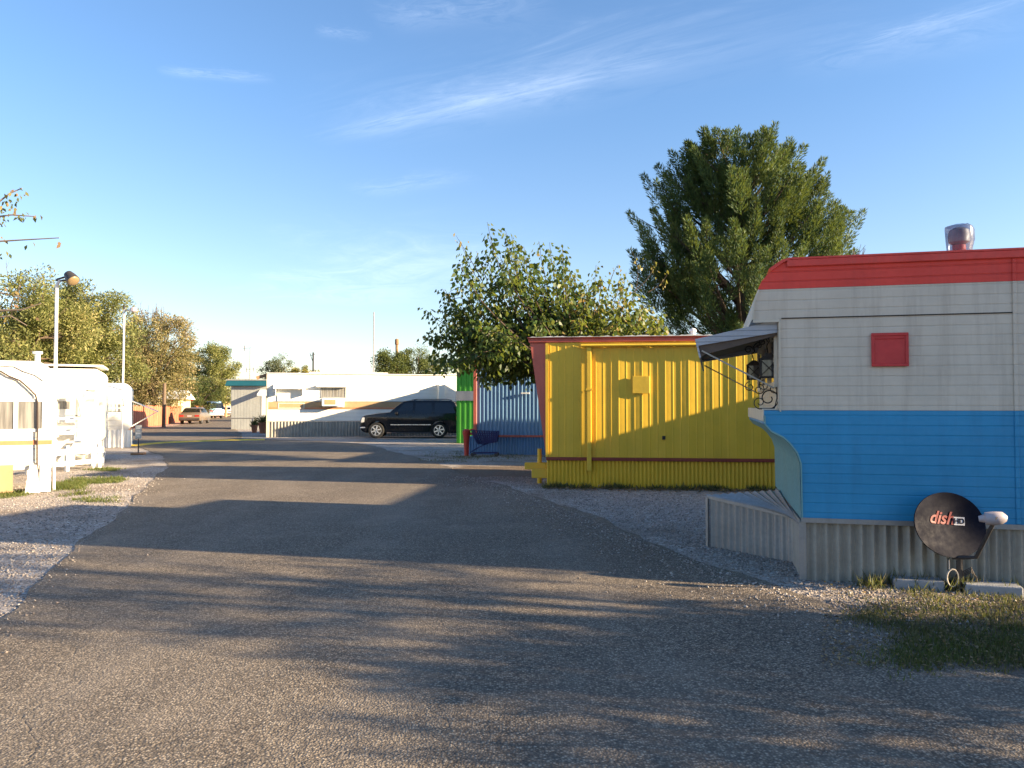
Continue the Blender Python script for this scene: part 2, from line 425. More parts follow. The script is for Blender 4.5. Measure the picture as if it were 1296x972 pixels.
# road sheet
def jitter_line(pts, step=.35, amp=.10):
    out = []; ph = [random.uniform(0, 6.28) for _ in range(6)]; s = 0
    for a, b in zip(pts[:-1], pts[1:]):
        a, b = Vector(a), Vector(b); L = (b - a).length; n = max(1, min(90, int(L / step))); d = (b-a).normalized(); nn = Vector((-d.y, d.x))
        for k in range(n):
            p = a + (b-a) * k / n; ss = s + L * k / n
            o = sum(math.sin(ss * f + q) * w for f, q, w in zip((.5, 1.3, 2.7, 5.1, 9.3, 14), ph, (.5, .4, .3, .25, .18, .15)))
            out.append(p + nn * o * amp)
        s += L
    out.append(Vector(pts[-1])); return out
gp = lambda x, y: G(x, y).to_2d()
LEFT = [Vector((-.2, -5)), gp(0,790), gp(100,690), gp(160,640), gp(190,612), gp(213,592), gp(204,577), gp(180,567),
        Vector((-16.4,34)), Vector((-23,40)), Vector((-25.0,47)), Vector((-26.2,61.5)), Vector((-32,80)), Vector((-42,118)), Vector((-84,240))]
RIGHT = [Vector((9,-5)), Vector((7,4.2)), gp(1296,856), gp(1180,832), gp(1100,790), gp(1000,748), gp(860,700), gp(740,652), gp(650,619), gp(600,604), gp(560,589),
         gp(505,574), gp(470,563), gp(420,559), Vector((-13,38.3)), Vector((-15.5,45)), Vector((-19.2,55)), Vector((-24.5,80)), Vector((-34,118)), Vector((-72,240))]
poly = jitter_line(LEFT, amp=.07) + list(reversed(jitter_line(RIGHT, amp=.13)))
mb = MB(); n = len(poly)
mb.add([(p.x, p.y, .012) for p in poly] + [(p.x, p.y, -.05) for p in poly], [tuple(range(n))] + [(i, (i+1) % n, (i+1) % n + n, i+n) for i in range(n)])
tag(mb.build('road', M['asphalt']), kind='structure')

# yellow painted speed bump across the side lane
pts = [gp(166,565), gp(185,562.8), gp(205,561.2), gp(240,559.6), gp(290,557.8), gp(335,557.2)]
mb = MB(); sec = [(-.20,.012),(-.12,.05),(0,.065),(.12,.05),(.20,.012)]
for i, p in enumerate(pts):
    d = (pts[min(i+1, len(pts)-1)] - pts[max(i-1,0)]).normalized(); nn = Vector((-d.y, d.x))
    for o, z in sec: mb.v.append((p.x + nn.x*o, p.y + nn.y*o, z))
k = len(sec)
for i in range(len(pts)-1):
    for j in range(k-1): mb.f.append((i*k+j, i*k+j+1, (i+1)*k+j+1, (i+1)*k+j))
mb.f += [tuple(range(k)), tuple((len(pts)-1)*k + j for j in range(k-1, -1, -1))]
tag(mb.build('speed_bump', M['yellow_line'], smooth=True), 'low yellow painted ridge crossing the side lane behind the small sign', 'speed bump')

# ------------------------------------------------------------------ loose stones, grass, weeds
def stones(name, pts, smin, smax, mat, seed=1):
    r = np.random.default_rng(seed); n = len(pts); pts = np.asarray(pts)
    oc = np.array([(1,0,0),(-1,0,0),(0,1,0),(0,-1,0),(0,0,1),(0,0,-1)], float)
    fc = np.array([(0,2,4),(2,1,4),(1,3,4),(3,0,4),(2,0,5),(1,2,5),(3,1,5),(0,3,5)])
    s = smin + (smax - smin) * r.random(n) ** 2.5
    V = oc[None] * (0.6 + .8 * r.random((n, 6, 1))) + r.normal(0, .18, (n, 6, 3))
    a = r.random(n) * 6.28; ca, sa = np.cos(a)[:, None], np.sin(a)[:, None]
    X = V[..., 0]*ca - V[..., 1]*sa; Y = V[..., 0]*sa + V[..., 1]*ca; Z = V[..., 2] * .72
    V = np.stack([X, Y, Z], -1) * s[:, None, None] + pts[:, None, :] + np.array([0,0,1.0]) * (s * .35)[:, None, None]
    F = (fc[None] + (np.arange(n)*6)[:, None, None]).reshape(-1, 3)
    return np_mesh(name, V.reshape(-1,3), F, mat, tint=np.repeat(r.random(n), 8))

def stone_mat():
    m, nt, out = new_mat('loose stone chips'); t = NT(nt)
    at = t.n('ShaderNodeAttribute', attribute_name='tint').outputs['Fac']
    bs = t.n('ShaderNodeBsdfPrincipled'); t.l(bs.outputs[0], out.inputs[0])
    co = t.n('ShaderNodeTexCoord').outputs['Object']
    c = t.ramp(at, [(0, (.14,.12,.11)), (.3, (.26,.22,.20)), (.7, (.37,.33,.295)), (1, (.50,.455,.415))])
    c = t.mix(t.ramp(t.noise(co, 60, 3), [(.4, 0.0), (.7, .35)]), c, (.22,.18,.15))
    t.l(c, bs.inputs['Base Color']); bs.inputs['Roughness'].default_value = .9
    return m
M['stone'] = stone_mat()
right_w = [(p.x, p.y) for p in RIGHT[2:12]]
def road_x(y):                      # right hand road edge at a given y
    q = sorted(right_w, key=lambda p: p[1])
    for a, b in zip(q[:-1], q[1:]):
        if a[1] <= y <= b[1]:
            return a[0] + (b[0]-a[0]) * (y-a[1]) / max(1e-6, b[1]-a[1])
    return q[0][0] if y < q[0][1] else q[-1][0]
left_w = [(p.x, p.y) for p in LEFT[0:7]]
def road_l(y):
    for a, b in zip(left_w[:-1], left_w[1:]):
        if a[1] <= y <= b[1]: return a[0] + (b[0]-a[0]) * (y-a[1]) / max(1e-6, b[1]-a[1])
    return left_w[-1][0]
pts = []
while len(pts) < 30000:
    y = 5.2 + 12.5 * random.random() ** 1.25; x0 = road_x(y)
    x = x0 - .25 + abs(random.gauss(0, 1)) * 1.6 + random.random() * .6
    if x > 5.6: continue
    if x > 3.0 and y < 6.2 and random.random() < .75: continue
    pts.append((x, y, 0.0))
    if random.random() < .16: pts.append((x0 - .1 - random.expovariate(3.2), y, .012))
tag(stones('gravel_stones', pts, .004, .016, M['stone'], 3), 'loose grey stones on the shoulder to the right of the road', 'gravel', kind='stuff')
pts = []
while len(pts) < 22000:
    y = 5.0 + 14 * random.random() ** 1.2; x0 = road_l(y)
    x = x0 + .10 - abs(random.gauss(0, 1)) * 1.9 - random.random() * .3
    pts.append((x, y, 0.0))
    if random.random() < .025: pts.append((x0 + random.expovariate(9), y, .012))
tag(stones('gravel_stones', pts, .004, .016, M['stone'], 4), 'loose pale stones on the shoulder to the left of the road', 'gravel', kind='stuff')

M['grass'] = leaf_mat('dry green grass', [(0, (.17,.135,.075)), (.35, (.10,.095,.04)), (.7, (.055,.085,.025)), (1, (.21,.17,.10))], .3)
M['grass_bright'] = leaf_mat('fresh green grass', [(0, (.10,.12,.03)), (.5, (.06,.10,.022)), (1, (.17,.16,.06))], .35)
M['dead_leaf'] = leaf_mat('dry fallen leaf', [(0, (.20,.12,.06)), (.5, (.32,.23,.12)), (1, (.14,.09,.05))], .15)
def grass(name, pts, h, label, mat, lean=.45, seed=5, w=.006):
    r = np.random.default_rng(seed); n = len(pts); p = np.asarray(pts, float)
    al = np.stack([r.normal(0, lean, n), r.normal(0, lean, n), np.ones(n)], 1)
    nr = r.normal(0, 1, (n, 3)); L = h * (.35 + .9 * r.random(n))
    V, F = leaves_mesh(p, al, nr, L, np.full(n, w) * (.7 + .8 * r.random(n)))
    return tag(np_mesh(name, V, F, mat, tint=r.random(n)), label, 'grass', kind='stuff')
def tuft_pts(region, n, clump, spread, seed):
    rr = random.Random(seed); out = []
    while len(out) < n:
        px, py = region(rr); c = G(px, py); k = rr.randint(*clump)
        for _ in range(k): out.append((c.x + rr.gauss(0, spread), c.y + rr.gauss(0, spread), 0.0))
    return out
def reg_right(rr):
    while True:
        px, py = rr.uniform(1085, 1330), rr.uniform(735, 850)
        if py > 770 or px > 1150 or rr.random() < .3:
            if not (py > 800 and px < 1140) : return px, py
grass('grass_patch', tuft_pts(reg_right, 9500, (5, 45), .08, 2), .05, 'patchy dry grass in the corner below the dish and blue trailer', M['grass'])
def reg_edge(rr):
    u = rr.random(); return 1120 + 180*u + rr.gauss(0, 14), 838 - 25*u + rr.gauss(0, 9)
grass('grass_strip', tuft_pts(reg_edge, 2200, (6, 40), .07, 3), .05, 'greener strip of grass along the asphalt edge at lower right', M['grass_bright'])
def reg_left(rr):
    k = rr.random()
    if k < .45: return rr.uniform(68, 100), 616 + rr.gauss(0, 2)
    if k < .7: return rr.uniform(95, 150), 609 + rr.gauss(0, 2.2)
    if k < .8: return rr.uniform(110, 150), 598 + rr.gauss(0, 1.2) - 3
    if k < .9: return rr.uniform(-10, 30), rr.uniform(622, 632)
    return rr.uniform(80, 145), rr.uniform(622, 636)
grass('grass_tufts', tuft_pts(reg_left, 9000, (20, 70), .09, 4), .07, 'scattered green grass tufts on the gravel below the white rail fence', M['grass_bright'], w=.010)
pts = []
for _ in range(70):
    c = G(random.uniform(1062, 1300), 0) if False else None
    u = random.uniform(.45, 3.2); ca, sa = math.cos(R(-14.2)), math.sin(R(-14.2)); o_ = G(1015, 735); vv = -abs(random.gauss(0, .10)) - .02
    for q in range(random.choice((3, 8, 14, 34))):
        a_, b_ = u + random.gauss(0, .06), vv + random.gauss(0, .04); pts.append((o_.x + ca*a_ - sa*b_, o_.y + sa*a_ + ca*b_, 0))
grass('weed_strip', pts, .15, 'weeds growing along the galvanised skirting under the blue siding', M['grass'], .5, 15, .008)
r_ = np.random.default_rng(18); n_ = 1500; px_, py_ = r_.uniform(1040, 1320, n_), r_.uniform(735, 850, n_)
q_ = np.array([tuple(G(a, b)) for a, b in zip(px_, py_)]); q_[:, 2] = .014 + .02*r_.random(n_)
al_ = np.stack([r_.normal(0,1,n_), r_.normal(0,1,n_), r_.normal(0,.2,n_)], 1); nn_ = np.stack([r_.normal(0,.4,n_), r_.normal(0,.4,n_), np.ones(n_)], 1)
V_, F_ = leaves_mesh(q_, al_, nn_, .012+.03*r_.random(n_), .008+.016*r_.random(n_)); tag(np_mesh('leaf_litter', V_, F_, M['dead_leaf'], tint=r_.random(n_)), 'dry leaf litter and twigs strewn over the grassy corner below the dish', 'leaves', kind='stuff')
def reg_mid(rr): return (rr.uniform(585, 700), 578 + rr.gauss(0, 1.6)) if rr.random() < .4 else (rr.uniform(540, 610), rr.uniform(572, 586))
grass('weed_strip', tuft_pts(reg_mid, 1300, (4, 16), .14, 6), .07, 'sparse weeds along the foot of the blue corrugated trailer', M['grass'], w=.012)

# ------------------------------------------------------------------ helpers for corrugated sheets
def corr_prof(u0, u1, pitch, amp, n=6, flat=False):
    out = []; k = int((u1-u0)/pitch*n)
    for i in range(k+1):
        u = u0 + (u1-u0)*i/k; a = math.sin(2*PI*u/pitch)
        if flat: a = max(-.75, min(.75, a*1.6))
        out.append((u, amp*a))
    return out
def box_prof(u0, u1, pitch, depth, rib, slope):
    """raised flat-topped ribs"""
    out = [(u0, 0)]; u = u0 + pitch*.4
    while u + rib + 2*slope < u1:
        out += [(u, 0), (u+slope, depth), (u+slope+rib, depth), (u+2*slope+rib, 0)]; u += pitch
    out.append((u1, 0)); return out

def scroll(mb, c, r, turns, start, ax, r_w=.006, n=20):
    """flat iron scroll in the plane spanned by ax and z"""
    pts = []
    for i in range(n+1):
        t = i/n; a = start + turns*2*PI*t; rr = r*(1 - .75*t)
        pts.append(Vector(c) + Vector(ax)*math.cos(a)*rr + Vector((0,0,1))*math.sin(a)*rr)
    mb.tube(pts, r_w, 5)

# ================================================================== near house trailer (red / white / blue)
o = G(1015, 735)
FA = R(-14.2)
F1 = Frame(o.x, o.y, FA)
W1, L1 = 3.05, 11.0
T = empty('house_trailer', (o.x, o.y, 0), 'large house trailer with red roof band, white middle and bright blue lower siding', 'trailer', FA)
uz = F1.uz; HT = T
def tr(pts): return [uz(*p) for p in pts]
zb = uz(1013, 656)[1]                                   # bottom edge of the siding
zblue = uz(985, 519.5)[1]
zroof = uz(1100, 325)[1]
zred = uz(1100, 362)[1]
# lower blue body: nose bump, then curving in under
blue = tr([(967,526),(967.5,537),(975,545.5),(990,553),(999,561),(1008,573),(1013,587),(1014.5,656)])
zblue_l = zblue
blue_prof = [(blue[0][0], zblue)] + blue[1:-1] + [(blue[-1][0], zb), (L1, zb), (L1, zblue)]
MB().prism(blue_prof, 0, W1).build('lower_body', M['blue_siding'], T)
un = uz(985, 450)[0]                                    # window wall in the recess
zn = uz(985, 404)[1]
brow = tr([(951.5,403),(954,381),(959,366)])
white_prof = [(un, zblue+.002), (un, zn), (brow[0][0], zn), brow[1], (brow[2][0], zred), (L1, zred), (L1, zblue+.002)]
MB().prism(white_prof, 0.002, W1-.002).build('upper_body', M['white_siding'], T)
red = tr([(959,366),(964,355.5),(976,343),(991,332.5),(1000,328)])
red_prof = [(red[0][0], zred+.002)] + red[1:-1] + [(red[-1][0], zroof), (L1, zroof), (L1, zred+.002)]
MB().prism(red_prof, 0, W1).build('roof_band', M['red_siding'], T)
# roof sheet and its turned down edge
mb = MB(); e = [(red[2][0]-.02, red[2][1]+.02), (red[3][0]-.015, red[3][1]+.022), (red[4][0]-.01, zroof+.02), (L1+.03, zroof+.02), (L1+.03, zroof+.003), (red[4][0], zroof+.003), red[3], red[2]]
mb.prism(e, -.03, W1+.03); mb.build('roof', M['red_trim'], T)
mb = MB()
mb.box(red[4][0]-.03, L1+.025, -.028, -.006, zroof-.065, zroof+.002); mb.box(red[4][0]-.03, L1+.025, W1+.006, W1+.028, zroof-.065, zroof+.002)
mb.build('roof_edge', M['red_trim'], T, bevel=.006)
# cream edge trim following the outline of the near side
def edge_strip(pts, name, mat, w=.028, t=.012, vv=-.012):
    mb = MB()
    for a, b in zip(pts[:-1], pts[1:]):
        mb.bar((a[0], vv+t/2, a[1]), (b[0], vv+t/2, b[1]), t, w)
    return mb.build(name, mat, T)
edge_strip([(un+.014, zblue-.01), (un+.014, zn-.014), (brow[0][0]+.01, zn-.014)], 'window_trim', M['cream_trim'])
edge_strip([(brow[0][0]+.008, zn), (brow[1][0]+.008, brow[1][1]), (brow[2][0]+.01, zred)], 'edge_trim', M['cream_trim'], .018)
edge_strip([(p[0]+.006, p[1]) for p in blue], 'nose_trim', M['teal_panel'], .014)
mb = MB(); mb.box(blue[-1][0]-.004, L1, -.016, .0, zb-.035, zb+.008); mb.build('base_trim', M['galv'], T)
# paler front panel wrapped round the curved nose, and cream ledge above it
mb = MB(); k = len(blue)
for i, p in enumerate(blue[1:]):
    q = blue[i]; nx_, nz_ = 0.0, 0.0
    mb.v += [(p[0]-.004, .01, p[1]-.002), (p[0]-.004, W1-.01, p[1]-.002)]
for i in range(k-2): mb.f.append((2*i, 2*i+2, 2*i+3, 2*i+1))
mb.build('nose_panel', M['teal_panel'], T, smooth=True)
mb = MB(); mb.box(blue[0][0]-.012, blue[0][0]+.0, -.004, W1+.004, zblue-.10, zblue+.012); mb.box(blue[0][0]-.012, un-.003, .004, W1, zblue+.003, zblue+.016)
mb.build('ledge', M['cream_trim'], T, bevel=.004)
# recessed front window: frame, glass, bars
mb = MB(); u0 = un
zs, zt = zblue+.22, zn-.10
for (a, b) in ((.10, 1.0), (1.08, 1.97), (2.05, W1-.10)):
    mb.box(u0-.03, u0-.002, a, a+.05, zs, zt); mb.box(u0-.03, u0-.002, b-.05, b, zs, zt)
    mb.box(u0-.03, u0-.002, a+.05, b-.05, zs, zs+.05); mb.box(u0-.03, u0-.002, a+.05, b-.05, zt-.05, zt); mb.box(u0-.026, u0-.004, a+.05, b-.05, (zs+zt)/2-.02, (zs+zt)/2+.02)
wf = mb.build('front_window', M['cream_trim'], T)
mb = MB()
for (a, b) in ((.10, 1.0), (1.08, 1.97), (2.05, W1-.10)): mb.box(u0-.012, u0-.006, a+.05, b-.05, zs+.05, zt-.05)
mb.build('pane', M['dusk_glass'], wf)
# red utility hatch
h0, h1 = uz(1103, 463.5), uz(1148.5, 421.5)
hb = MB(); hb.box(h0[0], h1[0], -.016, -.001, h0[1], h1[1]); hatch = hb.build('hatch', M['hatch_red'], T, bevel=.005)
mb = MB(); b = .022
mb.box(h0[0]-.004, h1[0]+.004, -.027, -.016, h1[1]-b, h1[1]+.004); mb.box(h0[0]-.004, h1[0]+.004, -.027, -.016, h0[1]-.004, h0[1]+b)
mb.box(h0[0]-.004, h0[0]+b, -.027, -.016, h0[1]+b, h1[1]-b); mb.box(h1[0]-b, h1[0]+.004, -.027, -.016, h0[1]+b, h1[1]-b)
mb.box(h0[0]+.03, h1[0]-.03, -.023, -.016, h1[1]-.052, h1[1]-.044)
mb.build('frame', M['hatch_red'], hatch, bevel=.003)
# vertical batten at the panel joint, one per panel joint along the length
us = uz(1285, 450)[0]
for i, mm in ((0, None),):
    mb = MB(); mb.box(us-.016, us+.016, -.014, -.001, zblue, zred); mb.build('batten', M['white_siding'], T, bevel=.004)
    mb = MB(); mb.box(us-.016, us+.016, -.014, -.001, zred+.002, zroof-.07); mb.build('batten', M['red_siding'], T, bevel=.004)
    mb = MB(); mb.box(us-.016, us+.016, -.014, -.001, zb+.01, zblue-.002); mb.build('batten', M['blue_siding'], T, bevel=.004)
zl = uz(1100, 399.5)[1]
mb = MB(); mb.box(un+.03, us-.018, -.006, -.001, zl-.010, zl); mb.build('panel_joint', M['iron'], T)
# galvanised skirting, leaning slightly, in overlapping sheets
for i, (a, b) in enumerate(((.0, 1.30), (1.22, 2.9), (2.85, 5.6), (5.5, 8.3), (8.2, L1))):
    mb = MB(); mb.wave(corr_prof(a, b, .098, .021, 8), 0.0, zb-.03, .03 - .006*(i % 2))
    mb.build('skirting', M['galv_dull'], T, smooth=True)
mb = MB(); mb.box(.0, .02, .055, W1, 0, zb-.035); mb.box(.03, L1, W1-.05, W1-.03, 0, zb-.035); mb.build('skirting', M['galv_dull'], T)
mb = MB(); mb.box(-.02, .045, .010, .03, 0, zb-.03); mb.build('corner_post', M['galv'], T, bevel=.004)
# roof vents
uv = uz(1214, 320, 1.1)[0]
mb = MB(); mb.lathe([(.10, zroof), (.10, zroof+.20), (.06, zroof+.22), (.06, zroof+.27)], (uv, 1.1, 0), n=20)
v = mb.build('roof_vent', M['red_trim'], T, smooth=True)
mb = MB(); mb.lathe([(.05, zroof+.272), (.095, zroof+.30), (.10, zroof+.36), (.09, zroof+.42), (.05, zroof+.445)], (uv, 1.1, 0), n=20); mb.build('turbine', M['grey_pole'], v, smooth=True)
mb = MB(); prof = [(.103, .17), (.118, .23), (.128, .31), (.130, .42), (.122, .455), (.08, .475), (.02, .47)]
n = 18; b = len(mb.v)
for (r_, h_) in prof:
    for j in range(n):
        a = 2*PI*j/n; rr = r_*(1 + .07*math.sin(3*a + h_*9) + random.uniform(-.04,.04)); mb.v.append((uv + rr*math.cos(a), 1.1 + rr*math.sin(a), zroof + h_ + random.uniform(-.006,.006)))
for i in range(len(prof)-1):
    for j in range(n): mb.f.append((i*n+j, i*n+(j+1) % n, (i+1)*n+(j+1) % n, (i+1)*n+j))
mb.f.append(tuple((len(prof)-1)*n+j for j in range(n)))
mb.build('plastic_wrap', M['film'], v, smooth=True)
uv = uz(1025, 325, 1.4)[0]
mb = MB(); mb.lathe([(.09, zroof), (.09, zroof+.07), (.12, zroof+.075), (.11, zroof+.11), (.03, zroof+.13)], (uv, 1.4, 0), n=16); mb.build('roof_vent', M['red_trim'], T, smooth=True)

# awning over the front window
aw_o = uz(881, 430, -.02); aw_i = (un - .002, zn - .01)
zi, zo = zn - .015, aw_o[1]; uo = aw_o[0]
mb = MB()
ns = 7
for i in range(ns):                                     # stepped pans from wall to lip
    t0, t1 = i/ns, (i+1)/ns
    ua, ub = un + (uo-un)*t0, un + (uo-un)*t1; za, zb_ = zi + (zo-zi)*t0, zi + (zo-zi)*t1
    mb.prism([(ua, za), (ub, zb_ + .006), (ub, zb_ - .014), (ua, za - .014)], .06, W1-.06)
aw = mb.build('awning', M['awning_grey'], T)
mb = MB()
for vv in (.035, W1-.06):
    mb.prism([(un-.004, zi+.012), (uo, zo+.012), (uo, zo-.055), (un-.004, zi-.105)], vv, vv+.02)
mb.prism([(uo-.012, zo+.012), (uo+.006, zo+.012), (uo+.045, zo-.17), (uo+.027, zo-.17)], .036, W1-.04)
mb.build('valance', M['awning_grey'], aw)
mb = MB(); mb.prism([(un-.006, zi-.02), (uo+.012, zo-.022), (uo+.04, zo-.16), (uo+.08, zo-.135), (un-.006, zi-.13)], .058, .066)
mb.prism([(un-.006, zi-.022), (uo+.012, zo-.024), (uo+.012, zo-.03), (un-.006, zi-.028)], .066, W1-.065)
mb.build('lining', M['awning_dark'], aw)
for vv in (.05, W1-.1):
    a = (uo+.05, vv, zo-.10); bpt = uz(962, 489, vv); mb = MB(); mb.bar(a, (un-.035, vv+.02, zblue+.21), .02, .014); mb.build('brace', M['galv_dull'], aw)

# wrought iron scroll brackets with lanterns hanging in the recess
def lantern_bracket(u, vv, ztop, zl, s, label):
    r = empty('lantern', F1.o + F1.u*u - F1.n*vv + Vector((0,0,zl)), label, 'lantern', FA)
    mb = MB(); h = .075*s
    for a in (-h, h):
        for b in (-h, h): mb.bar((a, b, -h*1.15), (a, b, h*1.15), .016*s)
    for z in (-h*1.15, h*1.15):
        for q in (-h, h): mb.bar((-h, q, z), (h, q, z), .016*s); mb.bar((q, -h, z), (q, h, z), .016*s)
    mb.bar((-h, -h, -h), (h, -h, h), .008); mb.bar((-h, -h, h), (h, -h, -h), .008)
    mb.prism([(-h*1.2, h*1.15), (h*1.2, h*1.15), (h*.3, h*1.9), (-h*.3, h*1.9)], -h*.9, h*.9)
    mb.build('cage', M['iron'], r)
    mb = MB(); mb.box(-h*.85, h*.85, -h*.85, h*.85, -h*1.05, h*1.05); mb.build('pane', M['dusk_glass'], r)
    mb = MB(); mb.tube([(0,0,h*1.8), (-.015,0,h*1.8+.08), (.01,0,ztop-zl-.06), (0,0,ztop-zl)], .006, 5); mb.build('hanger', M['iron'], r)
    for q4 in (((-.05, 0, h*1.8+.12), .045, 1.2, 0), ((.05, 0, h*1.8+.16), .04, -1.1, PI), ((-.04, 0, -h*1.3-.07), .055, 1.2, PI/2), ((.05, 0, -h*1.3-.10), .06, -1.3, PI/2)):
        mb = MB(); scroll(mb, *q4, (1,0,0), .005); mb.build('scroll_iron', M['iron'], r)
pl = uz(972.5, 466, .35); lantern_bracket(pl[0], .35, zi-.10, pl[1], 1.0, 'larger black iron lantern hanging against the front window recess of the blue trailer')
pl = uz(954, 471, .95); lantern_bracket(pl[0], .95, zi-.16, pl[1], .85, 'smaller black iron lantern hanging under the awning, left of the larger one')
# iron scroll standing on the ledge
r = empty('iron_scroll', F1.o + F1.u*(un-.05) - F1.n*.12 + Vector((0,0,zblue+.014)), 'black wrought iron scroll standing on the ledge under the awning', 'scrollwork', FA)
mb = MB(); scroll(mb, (-.03, 0, .10), .10, 1.35, -PI/2, (1,0,0), .006, 26); mb.build('scroll_iron', M['iron'], r)
mb = MB(); scroll(mb, (-.11, .02, .06), .06, -1.2, -PI/2, (1,0,0), .005); mb.build('scroll_iron', M['iron'], r); mb = MB()
mb.tube([(-.12,0,.0), (.02,0,.006), (.045,0,.10), (.04,0,.28), (.02,0,.42)], .006, 5)
mb.build('scroll_iron', M['iron'], r)

# ------------------------------------------------------------------ corrugated hitch cover at the nose
a = G(1006, 712); c = G(899, 692); d0 = F1.o + F1.u*.0 - F1.n*2.2
HA = math.atan2(a.y-c.y, a.x-c.x)
T2 = empty('hitch_cover', (c.x, c.y, 0), 'low grey corrugated metal box around the trailer hitch', 'hitch cover', HA)
FH = Frame(c.x, c.y, HA); Lh = (a-c).length
zl0 = FH.uz(899, 629)[1]; zl1 = FH.uz(1006, 655)[1] if False else FH.uz(1004, 654)[1]
inv = Matrix.Rotation(-HA, 4, 'Z') @ Matrix.Translation(-Vector((c.x, c.y, 0)))
mb = MB(); mb.wave(corr_prof(.0, Lh-.02, .085, .012, 8), 0, lambda u: zl0 + (zl1-zl0)*u/Lh, 0.0); mb.build('side_panel', M['galv'], T2, smooth=True)
far = inv @ (F1.o + F1.u*(.03) - F1.n*2.3); nr = inv @ (F1.o + F1.u*(.0) - F1.n*.06)
mb = MB(); L2 = Vector((far.x, far.y, 0)).length
pr = corr_prof(0, L2, .085, .012, 8); dd = Vector((far.x, far.y, 0)).normalized(); pn = Vector((-dd.y, dd.x, 0)); b = len(mb.v)
for (u, of) in pr:
    p = dd*u + pn*of; mb.v += [(p.x, p.y, 0), (p.x, p.y, zl0)]
for i in range(len(pr)-1): mb.f.append((b+2*i, b+2*i+2, b+2*i+3, b+2*i+1))
mb.build('side_panel', M['galv'], T2, smooth=True)
# lid: corrugated sheet laid over the triangle
tri = [Vector((-.04,-.03,zl0+.02)), Vector((Lh, -.02, zl1+.02)), Vector((nr.x, nr.y, zl1+.02)), Vector((far.x, far.y, zl0+.03))]
mb = MB(); nn = 40
for i in range(nn+1):
    s = i/nn; p = tri[0].lerp(tri[3], s); q = tri[1].lerp(tri[2], s); w = .010*math.sin(i*PI/2)
    mb.v += [(p.x, p.y, p.z+w), (q.x, q.y, q.z+w)]
for i in range(nn): mb.f.append((2*i, 2*i+1, 2*i+3, 2*i+2))
mb.build('lid', M['galv'], T2, smooth=True)
mb = MB(); mb.bar((-.02,-.022,zl0+.0), (Lh,-.022,zl1+.0), .012, .035); mb.bar((-.02,-.02,0), (-.02,-.02,zl0), .03); mb.bar((Lh-.01,-.018,0), (Lh-.01,-.018,zl1), .03); mb.build('edge_trim', M['galv'], T2)

# ------------------------------------------------------------------ concrete slabs and satellite dish
def slab(pa, pb, label, depth=.22, h=.085):
    a, b = G(*pa), G(*pb); ang = math.atan2(b.y-a.y, b.x-a.x)
    mb = MB(); mb.box(0, (b-a).length, 0, depth, -.02, h); ob = mb.build('concrete_slab', M['concrete'], bevel=.012, seg=2)
    ob.location = (a.x, a.y, 0); ob.rotation_euler = (0,0,ang); tag(ob, label, 'slab', 'concrete slabs under the dish'); return ob
slab((1131,745), (1196,749), 'concrete slab lying left of the dish mast')
slab((1222,752), (1296,757), 'concrete slab lying right of the dish mast')
mast = G(1210, 752); mast.y += .12; mast.x = (1210-CX)/FOC*mast.y*1.002
D = empty('satellite_dish', (mast.x, mast.y, 0), 'black satellite dish with red lettering on a short mast', 'satellite dish', 0)
dc = P(1203, 664, mast.y - .10) - Vector((mast.x, mast.y, 0))
# dish axes: faces the camera, a little to the right and upward
nf = Vector((.16, -.95, .22)).normalized(); rx = Vector((0,0,1)).cross(nf).normalized() * -1
rx = nf.cross(Vector((0,0,1))).normalized() * -1
if rx.x < 0: rx = -rx
uy = rx.cross(nf).normalized() * -1
if uy.z < 0: uy = -uy
tilt = R(-5)
rx, uy = rx*math.cos(tilt)+uy*math.sin(tilt), uy*math.cos(tilt)-rx*math.sin(tilt)
RX, RY = .335, .275
mb = MB(); rings, seg = 10, 48; vs = []
def dish_pt(rr, t, off=0.0):
    k = 1.0
    dep = .055*(rr*rr-1)
    # squared-off lower right edge, as on a dish cut for its feed arm
    x, y = rr*math.cos(t)*RX, rr*math.sin(t)*RY
    return dc + rx*x + uy*y + nf*(dep + off)
for off in (0.0, -.012):
    for i in range(rings+1):
        for j in range(seg): vs.append(dish_pt(max(.001, i/rings), 2*PI*j/seg, off))
N = (rings+1)*seg
fs = []
for s_ in (0, 1):
    for i in range(rings):
        for j in range(seg): fs.append((s_*N+i*seg+j, s_*N+i*seg+(j+1) % seg, s_*N+(i+1)*seg+(j+1) % seg, s_*N+(i+1)*seg+j))
fs += [(rings*seg+j, rings*seg+(j+1) % seg, N+rings*seg+(j+1) % seg, N+rings*seg+j) for j in range(seg)]
mb.add(vs, fs); refl = mb.build('reflector', M['black_dish'], D, smooth=True)
def lettering(text, px, py, size, mat, parent, base, shear=0.0, bold=0.0):
    cu = bpy.data.curves.new('lettering', 'FONT'); cu.body = text; cu.size = size; cu.shear = shear; cu.extrude = .001; cu.offset = bold; cu.align_x = 'CENTER'; cu.align_y = 'CENTER'
    tmp = bpy.data.objects.new('tmp', cu); C.objects.link(tmp); bpy.context.view_layer.update()
    me = bpy.data.meshes.new_from_object(tmp.evaluated_get(bpy.context.evaluated_depsgraph_get()))
    bpy.data.objects.remove(tmp)
    for v_ in me.vertices:
        x, y = v_.co.x + px, v_.co.y + py
        rr2 = (x/RX)**2 + (y/RY)**2
        v_.co = dc + rx*x + uy*y + nf*(.055*(rr2-1) + .004 + v_.co.z)
    me.name = 'lettering'; me.materials.clear(); me.materials.append(mat)
    ob = bpy.data.objects.new('lettering', me); C.objects.link(ob); ob.parent = parent; return ob
lettering('dish', -.05, .055, .15, M['red_letter'], refl, dc, .35, .003)
mb = MB()
hx, hy = .115, .035
def dq(x, y, e=.006): 
    rr2 = (x/RX)**2 + (y/RY)**2; return dc + rx*x + uy*y + nf*(.055*(rr2-1) + e)
